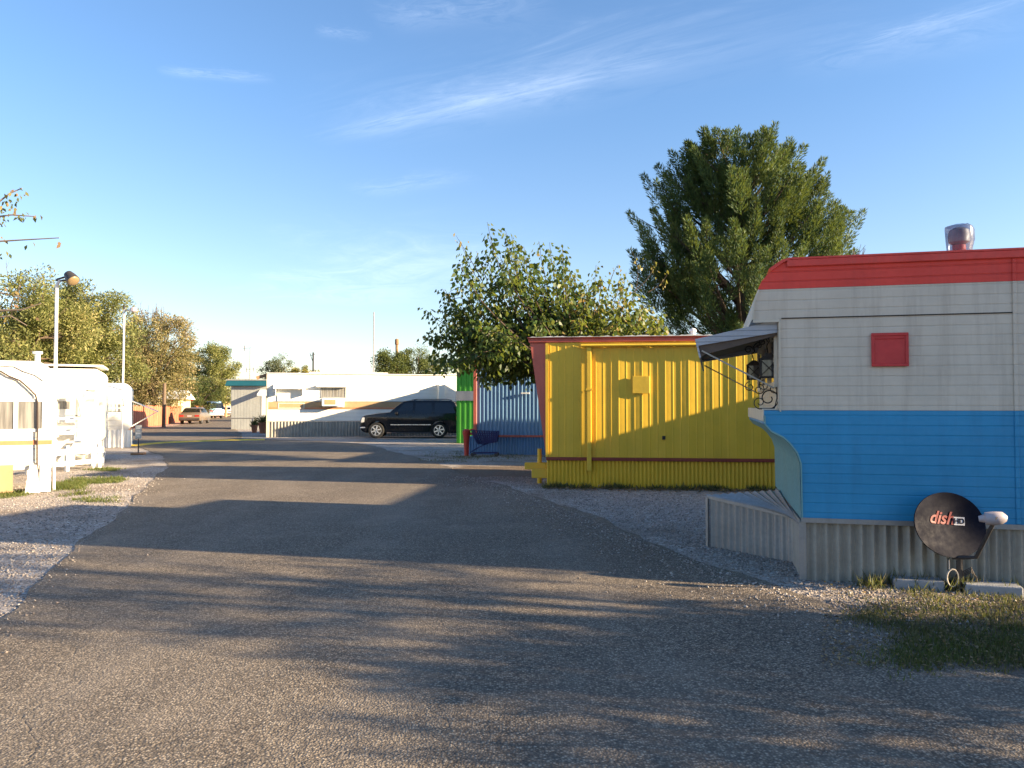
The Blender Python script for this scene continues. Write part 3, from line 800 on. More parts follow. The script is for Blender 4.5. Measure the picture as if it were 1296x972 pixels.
mb.add([dq(hx-.045, hy-.03), dq(hx+.05, hy-.03), dq(hx+.05, hy+.04), dq(hx-.045, hy+.04)], [(0,1,2,3)]); mb.build('emblem', M['white_letter'], refl)
def lettering2(text, px, py, size, mat):
    ob = lettering(text, px, py, size, mat, refl, dc, 0, .002)
    for v_ in ob.data.vertices: v_.co += nf*.006
lettering2('HD', hx, hy+.003, .062, M['black_dish'])
# feed arm and receiver
mb = MB(); foot = dc - uy*RY*.98 + rx*.03; tip = P(1258, 656, mast.y-.42) - Vector((mast.x, mast.y, 0))
mb.tube([foot - nf*.05, foot + nf*.02 + rx*.05, foot + nf*.10 + rx*.10, tip - Vector((0,0,.03))], [.018,.018,.016,.016], 8)
arm = mb.build('feed_arm', M['dark_metal'], D, smooth=True)
mb = MB(); td = (dc - tip).normalized()
ob_l = Vector((-.9, .2, .0))
mb.tube([tip + Vector((-.095,.05,-.012)), tip + Vector((-.06,.03,-.006)), tip + Vector((-.055,.028,-.005)), tip, tip + Vector((.06,-.01,.005)), tip + Vector((.09,-.02,.0))], [.024,.034,.050,.056,.05,.026], 12)
rc = mb.build('receiver', M['dish_grey'], D, smooth=True)
mb = MB(); mb.box(tip.x-.018, tip.x+.03, tip.y-.052, tip.y-.044, tip.z-.008, tip.z+.016); mb.build('emblem', M['dark_metal'], rc)
mb = MB(); mb.tube([(0,0,-.02), (0,0,dc.z-.26), (.0,.01,dc.z-.22), (dc.x, dc.y+.11, dc.z-.08)], [.026,.026,.03,.03], 10)
mb.box(dc.x-.06, dc.x+.06, dc.y+.085, dc.y+.13, dc.z-.14, dc.z+.02)
mb.bar((-.10,.02,.0), (0,0,.16), .02); mb.bar((.10,.02,.0), (0,0,.16), .02)
mb.build('mast', M['dark_metal'], D)
mb = MB(); pts = [(-.10, -.02, .27), (-.105,-.03,.19)]
for i in range(26):
    t = i/25; pts.append((-.085 + .05*math.cos(2*PI*t*1.6+1.9), -.04 - .01*t, .12 + .075*math.sin(2*PI*t*1.6+1.9)))
pts += [(-.03,-.03,.04), (.02,-.05,.02)]
mb.tube(pts, .006, 5); mb.build('cable', M['pale_cable'], D, smooth=True)
mb = MB()
for k in range(4):
    mb.tube([(.01,-.02,.13+.012*k), (.07,-.05,.17+.014*k), (.12,-.05,.13-.01*k), (.08+.02*k,-.06,.03), (.02,-.04,.01)], .005, 5)
mb.build('cable', M['rubber_cable'], D, smooth=True)

# ================================================================== yellow trailer
o = G(692, 617); YA = R(-7.5)
FY = Frame(o.x, o.y, YA); uz = FY.uz
LY, WY = 9.0, 3.0
T = empty('house_trailer', (o.x, o.y, 0), 'yellow ribbed metal trailer with red roof edge and red slanted end', 'trailer', YA)
zt = uz(700, 434)[1]; zrail = uz(692, 580.5)[1]; ztop = uz(672, 425)[1]
ue = uz(671, 432)[0]; uend = uz(692.5, 560)[0]
core = [(.04, .05), (LY-.02, .05), (LY-.02, zt), (.04, zt)]
MB().prism(core, .05, WY-.05).build('body', M['yellow_flat'], T)
# long wall: broad shallow undulating panels with crisp ribs
pr = []; u = 0.0
while u < LY:
    a = .0062*math.sin(2*PI*u/.44 + .6) + .004*math.sin(2*PI*u/1.17) ; k = (u % .147)
    if .055 < k < .092: a += .0045 if .063 < k < .084 else .0
    pr.append((u, a)); u += .0073
mb = MB(); mb.wave(pr, zrail+.02, zt+.005, 0.0); mb.build('wall', M['yellow'], T, smooth=True)
mb = MB(); mb.wave(corr_prof(0.0, LY, .075, .014, 8), 0.0, zrail-.01, .012); mb.build('skirting', M['yellow'], T, smooth=True)
mb = MB(); mb.box(-.01, LY, -.040, -.012, zrail-.03, zrail+.035); mb.build('belt_rail', M['maroon'], T, bevel=.006)
# slanted red end, full depth of the trailer
endp = [(0.0, .62), (ue, zt+.0), (0.0, zt)]
MB().prism([(-.004, zrail), (uend-.03, zrail+.1), (ue, zt-.003), (-.004, zt-.003)], .0, WY).build('end_panel', M['salmon'], T)
mb = MB(); mb.box(-.02, .035, -.026, .045, zrail+.04, zt-.005); mb.build('corner_trim', M['yellow_flat'], T)
# roof with turned down peeling edge
mb = MB(); zr0 = zt+.02
mb.box(ue-.05, LY+.05, -.06, WY+.06, zr0+.065, zr0+.09); mb.box(ue-.03, LY+.02, -.035, WY+.03, zr0-.015, zr0+.065)
mb.build('roof', M['salmon_trim'], T, bevel=.010)
mb = MB(); us_ = [ue + (LY-ue)*i/160 for i in range(161)]
mb.prism([(u, zr0+.0905+random.choice((.002,.004,.012,.02))) for u in us_] + [(LY, zr0+.086), (ue, zr0+.086)], -.0645, -.050)
mb.build('roof_flashing', M['roof_white'], T)
# rolled awning case high on the wall
c0, c1 = uz(735, 437)[0], uz(884, 437)[0]; zc = uz(735, 438.5)[1]
mb = MB(); pr = [(-.115, zc-.012), (-.125, zc+.012), (-.105, zc+.035), (-.02, zc+.045), (-.016, zc-.015)]
mb.prism(pr, c0, c1+1.2, axis='x'); mb.build('rail_case', M['yellow_flat'], T, bevel=.006)
# downpipe
up, zp0 = uz(745.5, 440)[0], uz(746, 596)[1]
mb = MB(); mb.box(up-.045, up+.045, -.082, -.012, zp0, zc-.02); mb.build('downpipe', M['yellow_flat'], T, bevel=.012, seg=2)
zq = uz(745, 493)[1]; mb = MB(); mb.box(up-.06, up+.06, -.094, -.012, zq-.02, zq+.02); mb.box(up-.1, up-.045, -.03, -.012, zq-.035, zq-.01); mb.build('pipe_clamp', M['yellow_flat'], T)
a, b = uz(800.5, 498), uz(822, 476); mb = MB(); mb.box(a[0], b[0], -.045, -.018, a[1], b[1]); mb.build('cover_plate', M['yellow_flat'], T, bevel=.004)
a = uz(840, 554); mb = MB(); mb.box(a[0]-.03, a[0]+.03, -.045, -.012, a[1]-.035, a[1]+.035); mb.build('outlet', M['iron'], T, bevel=.004)
# roof pipes
uv = uz(877, 418, 1.0)[0]; zz = zr0+.09
mb = MB(); mb.lathe([(.10, zz), (.06, zz+.05), (.05, zz+.16), (.075, zz+.17), (.06, zz+.22), (.02, zz+.24)], (uv, 1.0, 0), n=14); mb.build('roof_vent', M['white_metal'], T, smooth=True)
mb = MB(); mb.box(uv-1.0, uv+.2, .6, .9, zz+.002, zz+.03); mb.build('roof_patch', M['roof_white'], T)
# yellow hitch tongue
a = uz(693, 590, .8); zt0 = .33
mb = MB(); mb.box(-.32, -.015, .2, .34, .16, .34); mb.box(-.50, -.06, .55, .72, .30, .44); tg = mb.build('hitch_tongue', M['yellow_flat'], T, bevel=.01)
mb = MB(); mb.tube([(-.20, .62, .02), (-.20, .62, .72)], .045, 12); mb.build('jack', M['yellow_flat'], tg, smooth=True)
# weeds and leaves at its foot
pts = []
for _ in range(60):
    u = random.uniform(0, 4.6); c = FY.o + FY.u*u + FY.n*(.06+abs(random.gauss(0,.06)))
    for q in range(random.choice((4, 10, 18, 40))): pts.append((c.x+random.gauss(0,.05), c.y+random.gauss(0,.04), 0))
grass('weed_strip', pts, .13, 'low weeds growing along the foot of the yellow trailer', M['grass'], .6, 9, .016)
n = 900; r = np.random.default_rng(8); u = r.random(n)*4.8; w = np.abs(r.normal(0, .22, n)) + .03
P0 = np.stack([FY.o.x + FY.u.x*u + FY.n.x*w, FY.o.y + FY.u.y*u + FY.n.y*w, .012 + r.random(n)*.02], 1)
al = np.stack([r.normal(0,1,n), r.normal(0,1,n), r.normal(0,.15,n)], 1); nr_ = np.stack([r.normal(0,.3,n), r.normal(0,.3,n), np.ones(n)], 1)
V, Fc = leaves_mesh(P0, al, nr_, .04+.04*r.random(n), .03+.02*r.random(n)); tag(np_mesh('fallen_leaves', V, Fc, M['dead_leaf'], tint=r.random(n)), 'dry fallen leaves strewn along the foot of the yellow trailer', 'leaves', kind='stuff')

# ================================================================== blue corrugated trailer
o = G(587, 575); BA = R(-6.5); FB = Frame(o.x, o.y, BA); uz = FB.uz
T = empty('house_trailer', (o.x, o.y, 0), 'light blue corrugated metal trailer behind the shopping cart', 'trailer', BA)
ul = uz(602, 530)[0]; zr_ = uz(650, 552)[1]; zt = 2.95; LB = 7.3
MB().prism([(ul+.04, .05), (LB, .05), (LB, zt), (ul+.04, zt)], .05, 3.0).build('body', M['blue_metal'], T)
mb = MB(); mb.wave(corr_prof(ul, LB, .125, .013, 10), zr_, zt, 0.0); mb.build('wall', M['blue_metal'], T)
mb = MB(); mb.wave(corr_prof(0.0, LB, .09, .016, 6), 0, zr_-.02, .005); mb.build('skirting', M['skirt_blue'], T, smooth=True)
mb = MB(); mb.box(ul+.6, LB, -.06, -.032, zr_-.03, zr_+.035); mb.build('belt_rail', M['salmon'], T, bevel=.005)
mb = MB(); mb.box(ul-.07, ul+.04, -.055, .06, zr_-.03, zt); mb.build('corner_trim', M['salmon'], T, bevel=.008)
MB().prism([(ul-.12, zt+.12), (LB+.05, zt+.12), (LB+.05, zt), (ul-.12, zt)], -.08, 3.06).build('roof', M['salmon_trim'], T, bevel=.012)
a = uz(665, 498); mb = MB(); mb.box(a[0]-.14, a[0]+.14, -.09, -.034, a[1]-.02, a[1]+.03); mb.build('light_fixture', M['white_metal'], T, bevel=.006)
MB().box(.02, ul, .03, 1.5, 0, zr_-.05).build('tongue_cover', M['skirt_blue'], T)

# shopping cart
o = P(612, HZ, 24.9); CTs = empty('shopping_cart', (o.x, o.y, 0), 'blue plastic shopping cart beside the blue trailer wall', 'cart', R(-6))
z = lambda py: CAMH - (py-HZ)*o.y/FOC
x = lambda px: (px-612)*o.y/FOC
mb = MB(); t = .018
A = [(x(599), z(545)), (x(630), z(546)), (x(628), z(559)), (x(606), z(561))]
for vv, sg in ((-.26, 1), (.26, -1)):
    for i in range(11):
        s = i/10; p = (A[0][0]+(A[1][0]-A[0][0])*s, vv, A[0][1]+(A[1][1]-A[0][1])*s); q = (A[3][0]+(A[2][0]-A[3][0])*s, vv*.85, A[3][1]+(A[2][1]-A[3][1])*s); mb.bar(p, q, .05, .012)
    for i in range(6):
        s = i/5; p = (A[0][0]+(A[3][0]-A[0][0])*s, vv*(1-.15*s), A[0][1]+(A[3][1]-A[0][1])*s); q = (A[1][0]+(A[2][0]-A[1][0])*s, vv*(1-.15*s), A[1][1]+(A[2][1]-A[1][1])*s); mb.bar(p, q, .06, .014)
for e0, e1 in ((A[0], A[3]), (A[1], A[2]), (A[3], A[2])):
    for i in range(9):
        s = i/8; mb.bar((e0[0]+(e1[0]-e0[0])*s, -.26*(1-.08*s), e0[1]+(e1[1]-e0[1])*s), (e0[0]+(e1[0]-e0[0])*s, .26*(1-.08*s), e0[1]+(e1[1]-e0[1])*s), .014, .045)
mb.build('basket', M['cart_blue'], CTs)
mb = MB()
for vv in (-.22, .22):
    mb.tube([(x(597), vv, z(544)), (x(604), vv, z(559)), (x(612), vv, z(562)), (x(618), vv, z(561)), (x(606), vv, z(566)), (x(596), vv, z(572)), (x(600), vv, z(573)), (x(630), vv, z(572.5))], .013, 6)
mb.tube([(x(630), -.22, z(572.5)), (x(630), .22, z(572.5))], .013, 6); mb.build('frame', M['cart_blue'], CTs, smooth=True)
mb = MB(); mb.tube([(x(597), -.26, z(543.5)), (x(597), .26, z(543.5))], .02, 8); mb.build('handle', M['red_post'], CTs, smooth=True)
for (a, vv) in ((x(599), -.22), (x(599), .22), (x(629), -.20), (x(629), .20)):
    mb = MB(); mb.lathe([(.02,-.016),(.055,-.014),(.06,0),(.055,.014),(.02,.016)], (a, vv, .06), 'y', 12); mb.bar((a, vv, .06), (a, vv, .13), .02); mb.build('wheel', M['dark_metal'], CTs)
# red post
o = P(590.5, HZ, 25.1); rp = MB(); rp.lathe([(.075, 0), (.08,.25), (.10,.60), (.125,.72), (.125,.80), (.06,.85)], n=14); rp.box(-.02,.22,-.03,.03,.66,.74)
ob = rp.build('post', M['red_post'], loc=(o.x, o.y, 0), smooth=True); tag(ob, 'short stout red post standing left of the blue shopping cart', 'post')

# ================================================================== green trailer
o = G(579.5, 556); o = Vector((-2.35, 33.5, 0)); GA = R(-9); FG = Frame(o.x, o.y, GA); uz = FG.uz
T = empty('house_trailer', (o.x, o.y, 0), 'bright green metal trailer partly hidden behind the black SUV', 'trailer', GA)
zt = uz(585, 467)[1]
MB().prism([(.05, .05), (9, .05), (9, zt), (.05, zt)], .06, 3.0).build('body', M['green'], T)
mb = MB(); mb.wave(box_prof(0, 9, .22, .035, .08, .02), .0, zt, .0); mb.build('wall', M['green'], T)
z0, z1 = uz(585, 507)[1], uz(585, 495)[1]
mb = MB(); mb.box(-.03, 9, -.06, -.04, z0, z1); mb.build('grey_band', M['grey_pole'], T)
MB().prism([(-.1, zt+.1), (9.05, zt+.1), (9.05, zt), (-.1, zt)], -.25, 3.1).build('roof', M['cream_trim'], T, bevel=.01)

# ================================================================== cream / white trailer behind the SUV
ox, oy = -12.25, 39.6; WA = R(16); FW = Frame(ox, oy, WA); uz = FW.uz
LW = 15.0
T = empty('house_trailer', (ox, oy, 0), 'long white and tan house trailer behind the black SUV', 'trailer', WA)
zt = uz(343, 473)[1]; zs = uz(343, 533.5)[1]
MB().prism([(0, zs), (LW, zs), (LW, zt), (.05, zt), (0, zt-.05)], 0, 3.4).build('body', M['white_lap'], T, bevel=.02)
mb = MB(); mb.box(-.06, LW+.05, -.07, 3.47, zt+.003, zt+.05); mb.box(2.0, 6.0, -.03, 3.0, zt+.05, zt+.12); mb.box(9.2, LW, -.02, 3.3, zt+.05, zt+.10); mb.build('roof', M['roof_white'], T, bevel=.01)
z0, z1 = uz(360, 517.5)[1], uz(360, 508.5)[1]
mb = MB(); mb.box(.02, LW, -.014, -.002, z0+.08, z1); mb.build('tan_band', M['tan'], T)
mb = MB(); mb.box(.02, LW, -.022, -.002, z0-.02, z0+.075); mb.build('stripe', M['orange_stripe'], T)
mb = MB(); mb.box(.30, LW, -.028, -.014, z1, z1+.03); mb.build('band_trim', M['grey_pole'], T)
mb = MB(); mb.wave(corr_prof(.0, LW, .16, .03, 6), 0, zs-.01, -.0); mb.build('skirting', M['galv_dull'], T)
mb = MB(); mb.box(.0, .05, .05, 3.4, 0, zs-.01); mb.build('skirting', M['galv_dull'], T)
mb = MB(); mb.box(-.05, .03, -.05, .04, 0, zt-.02); mb.build('corner_trim', M['cream_trim'], T)
def win(fr, T, p0, p1, mat, frame_mat, nbars=0, proud=.03, hb=0):
    a, b = fr.uz(*p0), fr.uz(*p1); u0, u1 = sorted((a[0], b[0])); z0, z1 = sorted((a[1], b[1])); w = .05
    mb = MB(); mb.box(u0-w, u1+w, -proud, -.003, z1, z1+w); mb.box(u0-w, u1+w, -proud, -.003, z0-w, z0); mb.box(u0-w, u0, -proud, -.003, z0, z1); mb.box(u1, u1+w, -proud, -.003, z0, z1)
    for i in range(nbars): uu = u0+(u1-u0)*(i+1)/(nbars+1); mb.box(uu-.015, uu+.015, -proud+.004, -.003, z0, z1)
    for i in range(hb): zz = z0+(z1-z0)*(i+1)/(hb+1); mb.box(u0, u1, -proud+.005, -.003, zz-.012, zz+.012)
    f = mb.build('window', frame_mat, T); mb = MB(); mb.box(u0, u1, -.012, -.004, z0, z1); mb.build('pane', mat, f); return f
win(FW, T, (407, 502.5), (436.5, 491), M['window_glass'], M['grey_pole'], 3)
a, b = uz(400, 490.5), uz(439, 488.5); mb = MB(); mb.box(a[0], b[0], -.30, -.003, a[1]+.02, b[1]+.02); mb.build('window_hood', M['white_metal'], T)
a, b = uz(346, 489), uz(386, 486.5); mb = MB(); mb.prism([(-.003, b[1]), (-.40, a[1]-.1), (-.40, a[1]-.13), (-.003, b[1]-.04)], a[0], b[0], axis='x')
mb.box(a[0]+.1, a[0]+.14, -.38, -.003, a[1]-.45, a[1]-.1); mb.box(b[0]-.14, b[0]-.1, -.38, -.003, a[1]-.45, a[1]-.1); mb.build('window_hood', M['white_metal'], T)
a, b = uz(347, 508), uz(386, 491); mb = MB(); mb.box(a[0]+.15, b[0], -.05, -.003, a[1], b[1]); mb.build('window_cover', M['white_metal'], T, bevel=.01)
win(FW, T, (353, 516), (384, 511), M['dusk_glass'], M['cream_trim'], 0)
# window air conditioner
a, b = uz(405.5, 514), uz(437, 504); mb = MB(); mb.box(a[0]+.12, b[0]-.05, -.10, -.03, a[1]-.05, b[1]); mb.build('panel', M['white_metal'], T)
mb = MB(); mb.box(a[0]+.05, a[0]+.95, -.62, -.10, a[1]+.0, b[1]-.02); acu = mb.build('air_conditioner', M['white_metal'], T, bevel=.02)
mb = MB(); mb.box(a[0]+.18, a[0]+.72, -.634, -.621, a[1]+.08, b[1]-.08)
mb.build('grille', M['tan'], acu)
# box on the wall near the right end
a, b = uz(553, 508), uz(561, 487); mb = MB(); mb.box(a[0], b[0], -.55, -.003, a[1]-.1, b[1]); mb.build('wall_cabinet', M['cream_metal'], T, bevel=.015)
# dark gable rafter sticking out over the left end
mb = MB(); mb.bar((-.55, .2, zt-.22), (-.01, .2, zt-.04), .10, .16); mb.build('rafter', M['wood'], T)
mb = MB(); mb.lathe([(.07, zt+.04), (.07, zt+.25), (.10, zt+.26), (.10, zt+.32)], (9.0, .8, 0), n=10); mb.build('roof_vent', M['white_metal'], T)
# antenna poles on / behind it
def pole(px, y0, y1, Y, r, label, mat, cat='pole', extra=None, name='antenna_mast'):
    b = P(px, HZ, Y); zt_ = P(px, y0, Y).z; zb_ = 0 if y1 is None else P(px, y1, Y).z
    mb = MB(); mb.tube([(0,0,zb_), (0,0,zt_)], r, 8)
    if extra: extra(mb, zt_)
    ob = mb.build(name, mat, loc=(b.x, b.y, 0)); return tag(ob, label, cat)
pole(396, 446, None, 48, .05, 'thin dark mast rising behind the white trailer above the yellow bush', M['dark_metal'], 'mast', lambda m, z: (m.bar((-.15,0,z-.2), (.1,0,z-.1), .03), m.bar((-.2,0,z-.05), (-.05,0,z-.5), .03)))
pole(472.5, 395, None, 47, .035, 'tall thin mast beside the dark tree above the white trailer roof', M['grey_pole'], 'mast')
pole(316, 441, None, 58, .035, 'thin antenna mast with small crossbars above the teal roofed trailer', M['grey_pole'], 'antenna',
     lambda m, z: (m.bar((-.5,0,z+.0), (.1,0,z+.05), .03), m.bar((-.42,0,z-.18), (-.42,0,z+.22), .06), m.bar((-.3,0,z-1.55), (.3,0,z-1.5), .03), m.bar((-.25,0,z-1.75), (-.25,0,z-1.4), .04), m.bar((.25,0,z-1.7), (.25,0,z-1.4), .04)))
pole(502, 430, None, 78, .14, 'short rust coloured chimney pipe above the dark trees', M['wood'], 'pipe', lambda m, z: m.lathe([(.14, z-.5), (.2, z-.45), (.2, z), (.1, z+.1)], n=8), name='chimney_pipe')

# ================================================================== trailer with teal fascia
ox, oy = G(292, 543.5).x, G(292, 543.5).y; TA = R(4); FT = Frame(ox, oy, TA); uz = FT.uz
T = empty('house_trailer', (ox, oy, 0), 'pale grey trailer with teal roof fascia left of the long white trailer', 'trailer', TA)
zt = uz(300, 488.5)[1]; ur = uz(336, 520)[0]; zs = uz(292, 529)[1]
MB().prism([(0, zs), (ur, zs), (ur, zt), (0, zt)], 0, 3.0).build('body', M['pale_wall'], T)
mb = MB(); mb.box(.01, ur-.01, .02, 2.98, 0, zs); mb.build('skirting', M['pale_wall'], T)
mb = MB(); mb.box(-.03, ur+.02, -.02, -.002, zs-.02, zs+.02); uu = uz(320.5, 535)[0]; mb.box(uu-.02, uu+.02, -.01, .02, 0, zs-.02); mb.build('base_trim', M['grey_pole'], T)
mb = MB(); mb.prism([(-.35, zt+.0), (ur+.15, zt+.0), (ur+.15, zt+.36), (-.2, zt+.36)], -.3, 3.3); mb.build('roof', M['teal_roof'], T, bevel=.02)
mb = MB(); mb.box(-.25, ur+.15, -.33, 3.3, zt+.363, zt+.43); mb.build('roof_edge', M['pale_wall'], T)
a, b = uz(331, 526), uz(336.5, 494); mb = MB(); mb.box(a[0], b[0]+.0, -.02, -.003, a[1], b[1]); mb.build('door', M['white_metal'], T)
a, b = uz(329, 501), uz(337, 493); mb = MB(); mb.prism([(-.003, b[1]), (-.8, a[1]+.1), (-.8, a[1]), (-.003, b[1]-.15)], a[0], b[0]+.2, axis='x'); mb.build('door_hood', M['white_metal'], T)
# dark narrow panel between the two trailers: end board of the porch
a, b = uz(336.7, 523), uz(341, 483); mb = MB(); mb.box(a[0], b[0], .05, .20, 0, b[1]); ob = mb.build('brown_board', M['wood'], loc=(ox, oy, 0)); ob.rotation_euler = (0,0,TA); tag(ob, 'tall brown board standing between the teal roofed and the white trailer', 'board')
# pots
def pot(px, py, h, label):
    g_ = G(px, py); r = empty('plant_pot', (g_.x, g_.y, 0), label, 'plant pot', 0, 'pots beside the teal roofed trailer')
    MB().lathe([(h*.3,0), (h*.42,h*.8), (h*.46,h*.82), (h*.46,h), (h*.36,h), (h*.3,h*.85)], n=12).build('pot', M['terracotta'], r, smooth=True)
    k = 140; rr = np.random.default_rng(int(px)); al = np.stack([rr.normal(0,.8,k), rr.normal(0,.8,k), np.ones(k)],1)
    V, Fc = leaves_mesh(np.tile([0,0,h*.9],(k,1)) + rr.normal(0,h*.15,(k,3)), al, rr.normal(0,1,(k,3)), h*(.3+.7*rr.random(k)), np.full(k,.05)); np_mesh('foliage', V, Fc, M['grass'], r, rr.random(k))
pot(322, 547.5, .45, 'left and smaller of two potted plants beside the pale grey trailer')
pot(333, 548.5, .62, 'right and larger of two potted plants beside the pale grey trailer')

# ================================================================== cars
def wheel(T, x, y, r, w, spokes=5, side=-1):
    mb = MB(); k = r
    mb.lathe([(k*.62,-w/2),(k*.93,-w/2),(k,-w*.36),(k,w*.36),(k*.93,w/2),(k*.62,w/2)], (0,0,0), 'y', 28)
    ob = empty('wheel', (x, y, r), None, None); ob.parent = T
    mb.build('tyre', M['tyre'], ob, smooth=True)
    yy = side*w*.5; mb = MB()
    mb.lathe([(k*.63, yy*.98), (k*.66, yy*1.03), (k*.60, yy*1.03), (k*.56, yy*.55), (k*.2, yy*.5)], (0,0,0), 'y', 28)
    mb.lathe([(k*.19, yy*.5), (k*.17, yy*.98), (k*.05, yy*1.02)], (0,0,0), 'y', 16)
    for i in range(spokes):
        a = 2*PI*i/spokes + .3; p = Vector((math.cos(a)*k*.14, yy*.93, math.sin(a)*k*.14)); q = Vector((math.cos(a)*k*.61, yy*.93, math.sin(a)*k*.61)); mb.bar(p, q, k*.17, k*.17)
    mb.build('rim', M['chrome'], ob)
    return ob

def arch(cx, cz, r, z, n=12):
    """points from right to left over a wheel arch, both ends at height z"""
    a0 = math.asin((z-cz)/r); return [(cx + r*math.cos(t), cz + r*math.sin(t)) for t in [a0 + (PI-2*a0)*i/n for i in range(n+1)]]

def loft_body(name, prof, hw, mat, T, bevel=.03, hw2=None, seg=2):
    """side outline with a width that depends on height: hw(z)"""
    mb = MB(); n = len(prof)
    vs = [(x, -hw(x, z), z) for x, z in prof] + [(x, hw(x, z), z) for x, z in prof]
    mb.add(vs, [tuple(range(n)), tuple(range(2*n-1, n-1, -1))] + [(i, i+n, (i+1) % n+n, (i+1) % n) for i in range(n)])
    return mb.build(name, mat, T, smooth=True, bevel=bevel, seg=seg)

# black SUV
S = .00813
sx = lambda v: (v-432)*S
sz = lambda v: (547.5-v)*.0083
gy = 38.3; pc = P(520.5, HZ, gy + .97)
SUV = empty('parked_suv', (pc.x, gy+1.0, 0), 'black SUV parked side-on in front of the long white trailer', 'SUV', R(3))
hw = lambda x, z: .96 - .02*max(0, z-.9)/.4 - .05*max(0, .55-z) - (.10*max(0, (-1.9-x)/.5)**2 if x < -1.9 else 0)
wx1, wx2, wr = sx(233), sx(606), .385
zl = sz(517)
prof = [(sx(160), sz(512)), (sx(142), sz(500)), (sx(136), sz(480)), (sx(139), sz(440)), (sx(148), sz(424)), (sx(165), sz(413)), (sx(235), sz(402)), (sx(312), sz(394)),
        (sx(520), sz(398)), (sx(726), sz(400)), (sx(733), sz(440)), (sx(734), sz(490)), (sx(725), sz(517))] + arch(wx2, wr, .455, zl) + arch(wx1, wr, .455, zl)
body = loft_body('body', prof, hw, M['black_paint'], SUV, .03)
ghw = lambda x, z: .94 - .20*max(0, (z-1.24)/.60)
gh = [(sx(312), sz(396)), (sx(352), sz(360)), (sx(394), sz(331)), (sx(430), sz(325.5)), (sx(560), sz(324)), (sx(675), sz(326)), (sx(697), sz(334)), (sx(712), sz(365)), (sx(724), sz(401))]
loft_body('cabin', gh, ghw, M['black_paint'], SUV, .03)
def side_panel(poly, name, mat, T, off=.006, both=True, yfun=ghw):
    for sg in ((-1, 1) if both else (-1,)):
        mb = MB(); vs = [(x, sg*(yfun(x, z)+off), z) for x, z in poly]; vi = [(x, sg*(yfun(x, z)-.02), z) for x, z in poly]; n = len(poly)
        mb.add(vs + vi, [tuple(range(n)), tuple(range(2*n-1, n-1, -1))] + [(i, i+n, (i+1) % n+n, (i+1) % n) for i in range(n)])
        mb.build(name, mat, T)
q = lambda pts: [(sx(a), sz(b)) for a, b in pts]
side_panel(q([(345,401),(392,347),(404,341),(450,340),(447,402)]), 'window', M['car_glass'], SUV)
side_panel(q([(462,402),(465,340),(560,339),(562,402)]), 'window', M['car_glass'], SUV)
side_panel(q([(580,402),(580,339),(672,341),(684,350),(704,400)]), 'window', M['car_glass'], SUV)
# windscreen and rear window
def cross_panel(p0, p1, yw0, yw1, off, name, mat):
    d = Vector((p1[0]-p0[0], 0, p1[1]-p0[1])).normalized(); n_ = Vector((d.z, 0, -d.x)) * off
    mb = MB(); vs = []
    for k in (0, 1):
        o_ = n_ * (1 if k == 0 else .2)
        vs += [(p0[0]+o_.x, -yw0, p0[1]+o_.z), (p0[0]+o_.x, yw0, p0[1]+o_.z), (p1[0]+o_.x, yw1, p1[1]+o_.z), (p1[0]+o_.x, -yw1, p1[1]+o_.z)]
    mb.add(vs, [(0,1,2,3), (7,6,5,4), (0,4,5,1), (1,5,6,2), (2,6,7,3), (3,7,4,0)]); return mb.build(name, mat, SUV)
cross_panel((sx(318), sz(392)), (sx(390), sz(335)), .84, .70, -.012, 'windscreen', M['car_glass'])
cross_panel((sx(722), sz(396)), (sx(699), sz(340)), .80, .68, .012, 'rear_window', M['car_glass'])
mb = MB(); mb.prism(q([(295,519),(560,519),(560,511),(295,511)]), -1.0, -.9); mb.build('running_board', M['dark_metal'], SUV, bevel=.01); mb = MB(); mb.prism(q([(295,519),(560,519),(560,511),(295,511)]), .9, 1.0); mb.build('running_board', M['dark_metal'], SUV, bevel=.01)
mb = MB(); mb.box(sx(180), sx(690), -.78, .78, .30, .62); mb.build('chassis', M['dark_metal'], SUV)
for sg in (-1, 1):
    mb = MB(); y_ = sg*.963; mb.box(sx(318), sx(444), min(y_, y_+sg*.018), max(y_, y_+sg*.018), sz(470), sz(466)); mb.build('side_moulding', M['chrome'], SUV); mb = MB(); mb.box(sx(448), sx(558), min(y_, y_+sg*.018), max(y_, y_+sg*.018), sz(470), sz(466)); mb.build('side_moulding', M['chrome'], SUV)
for sg in (-1, 1):
    mb = MB(); mb.prism(q([(143,440),(150,425),(172,424),(174,452),(142,456)]), min(sg*.55, sg*.905), max(sg*.55, sg*.905)); mb.build('headlight', M['head_lens'], SUV, bevel=.015)
    mb = MB(); mb.prism(q([(706,420),(729,420),(735,458),(711,458)]), min(sg*.74, sg*.968), max(sg*.74, sg*.968)); mb.build('taillight', M['tail_lens'], SUV, bevel=.012)
    mb = MB(); mb.box(sx(345), sx(362), min(sg*.95, sg*1.12), max(sg*.95, sg*1.12), sz(408), sz(392)); mb.build('mirror', M['black_paint'], SUV, bevel=.02)
    for xx in (428, 545):
        mb = MB(); mb.box(sx(xx), sx(xx+16), min(sg*.955, sg*.985), max(sg*.955, sg*.985), sz(424), sz(420)); mb.build('door_handle', M['black_paint'], SUV, bevel=.006)
mb = MB(); mb.prism(q([(134,489),(140,480),(180,480),(182,489)]), -.93, .93); mb.build('front_bumper', M['chrome'], SUV, bevel=.02)
mb = MB(); mb.prism(q([(690,505),(690,485),(741,485),(741,505)]), -.93, .93); mb.build('rear_bumper', M['dark_metal'], SUV, bevel=.02)
mb = MB(); mb.box(sx(136)-.012, sx(136)+.03, -.5, .5, sz(470), sz(432)); mb.build('grille', M['dark_metal'], SUV)
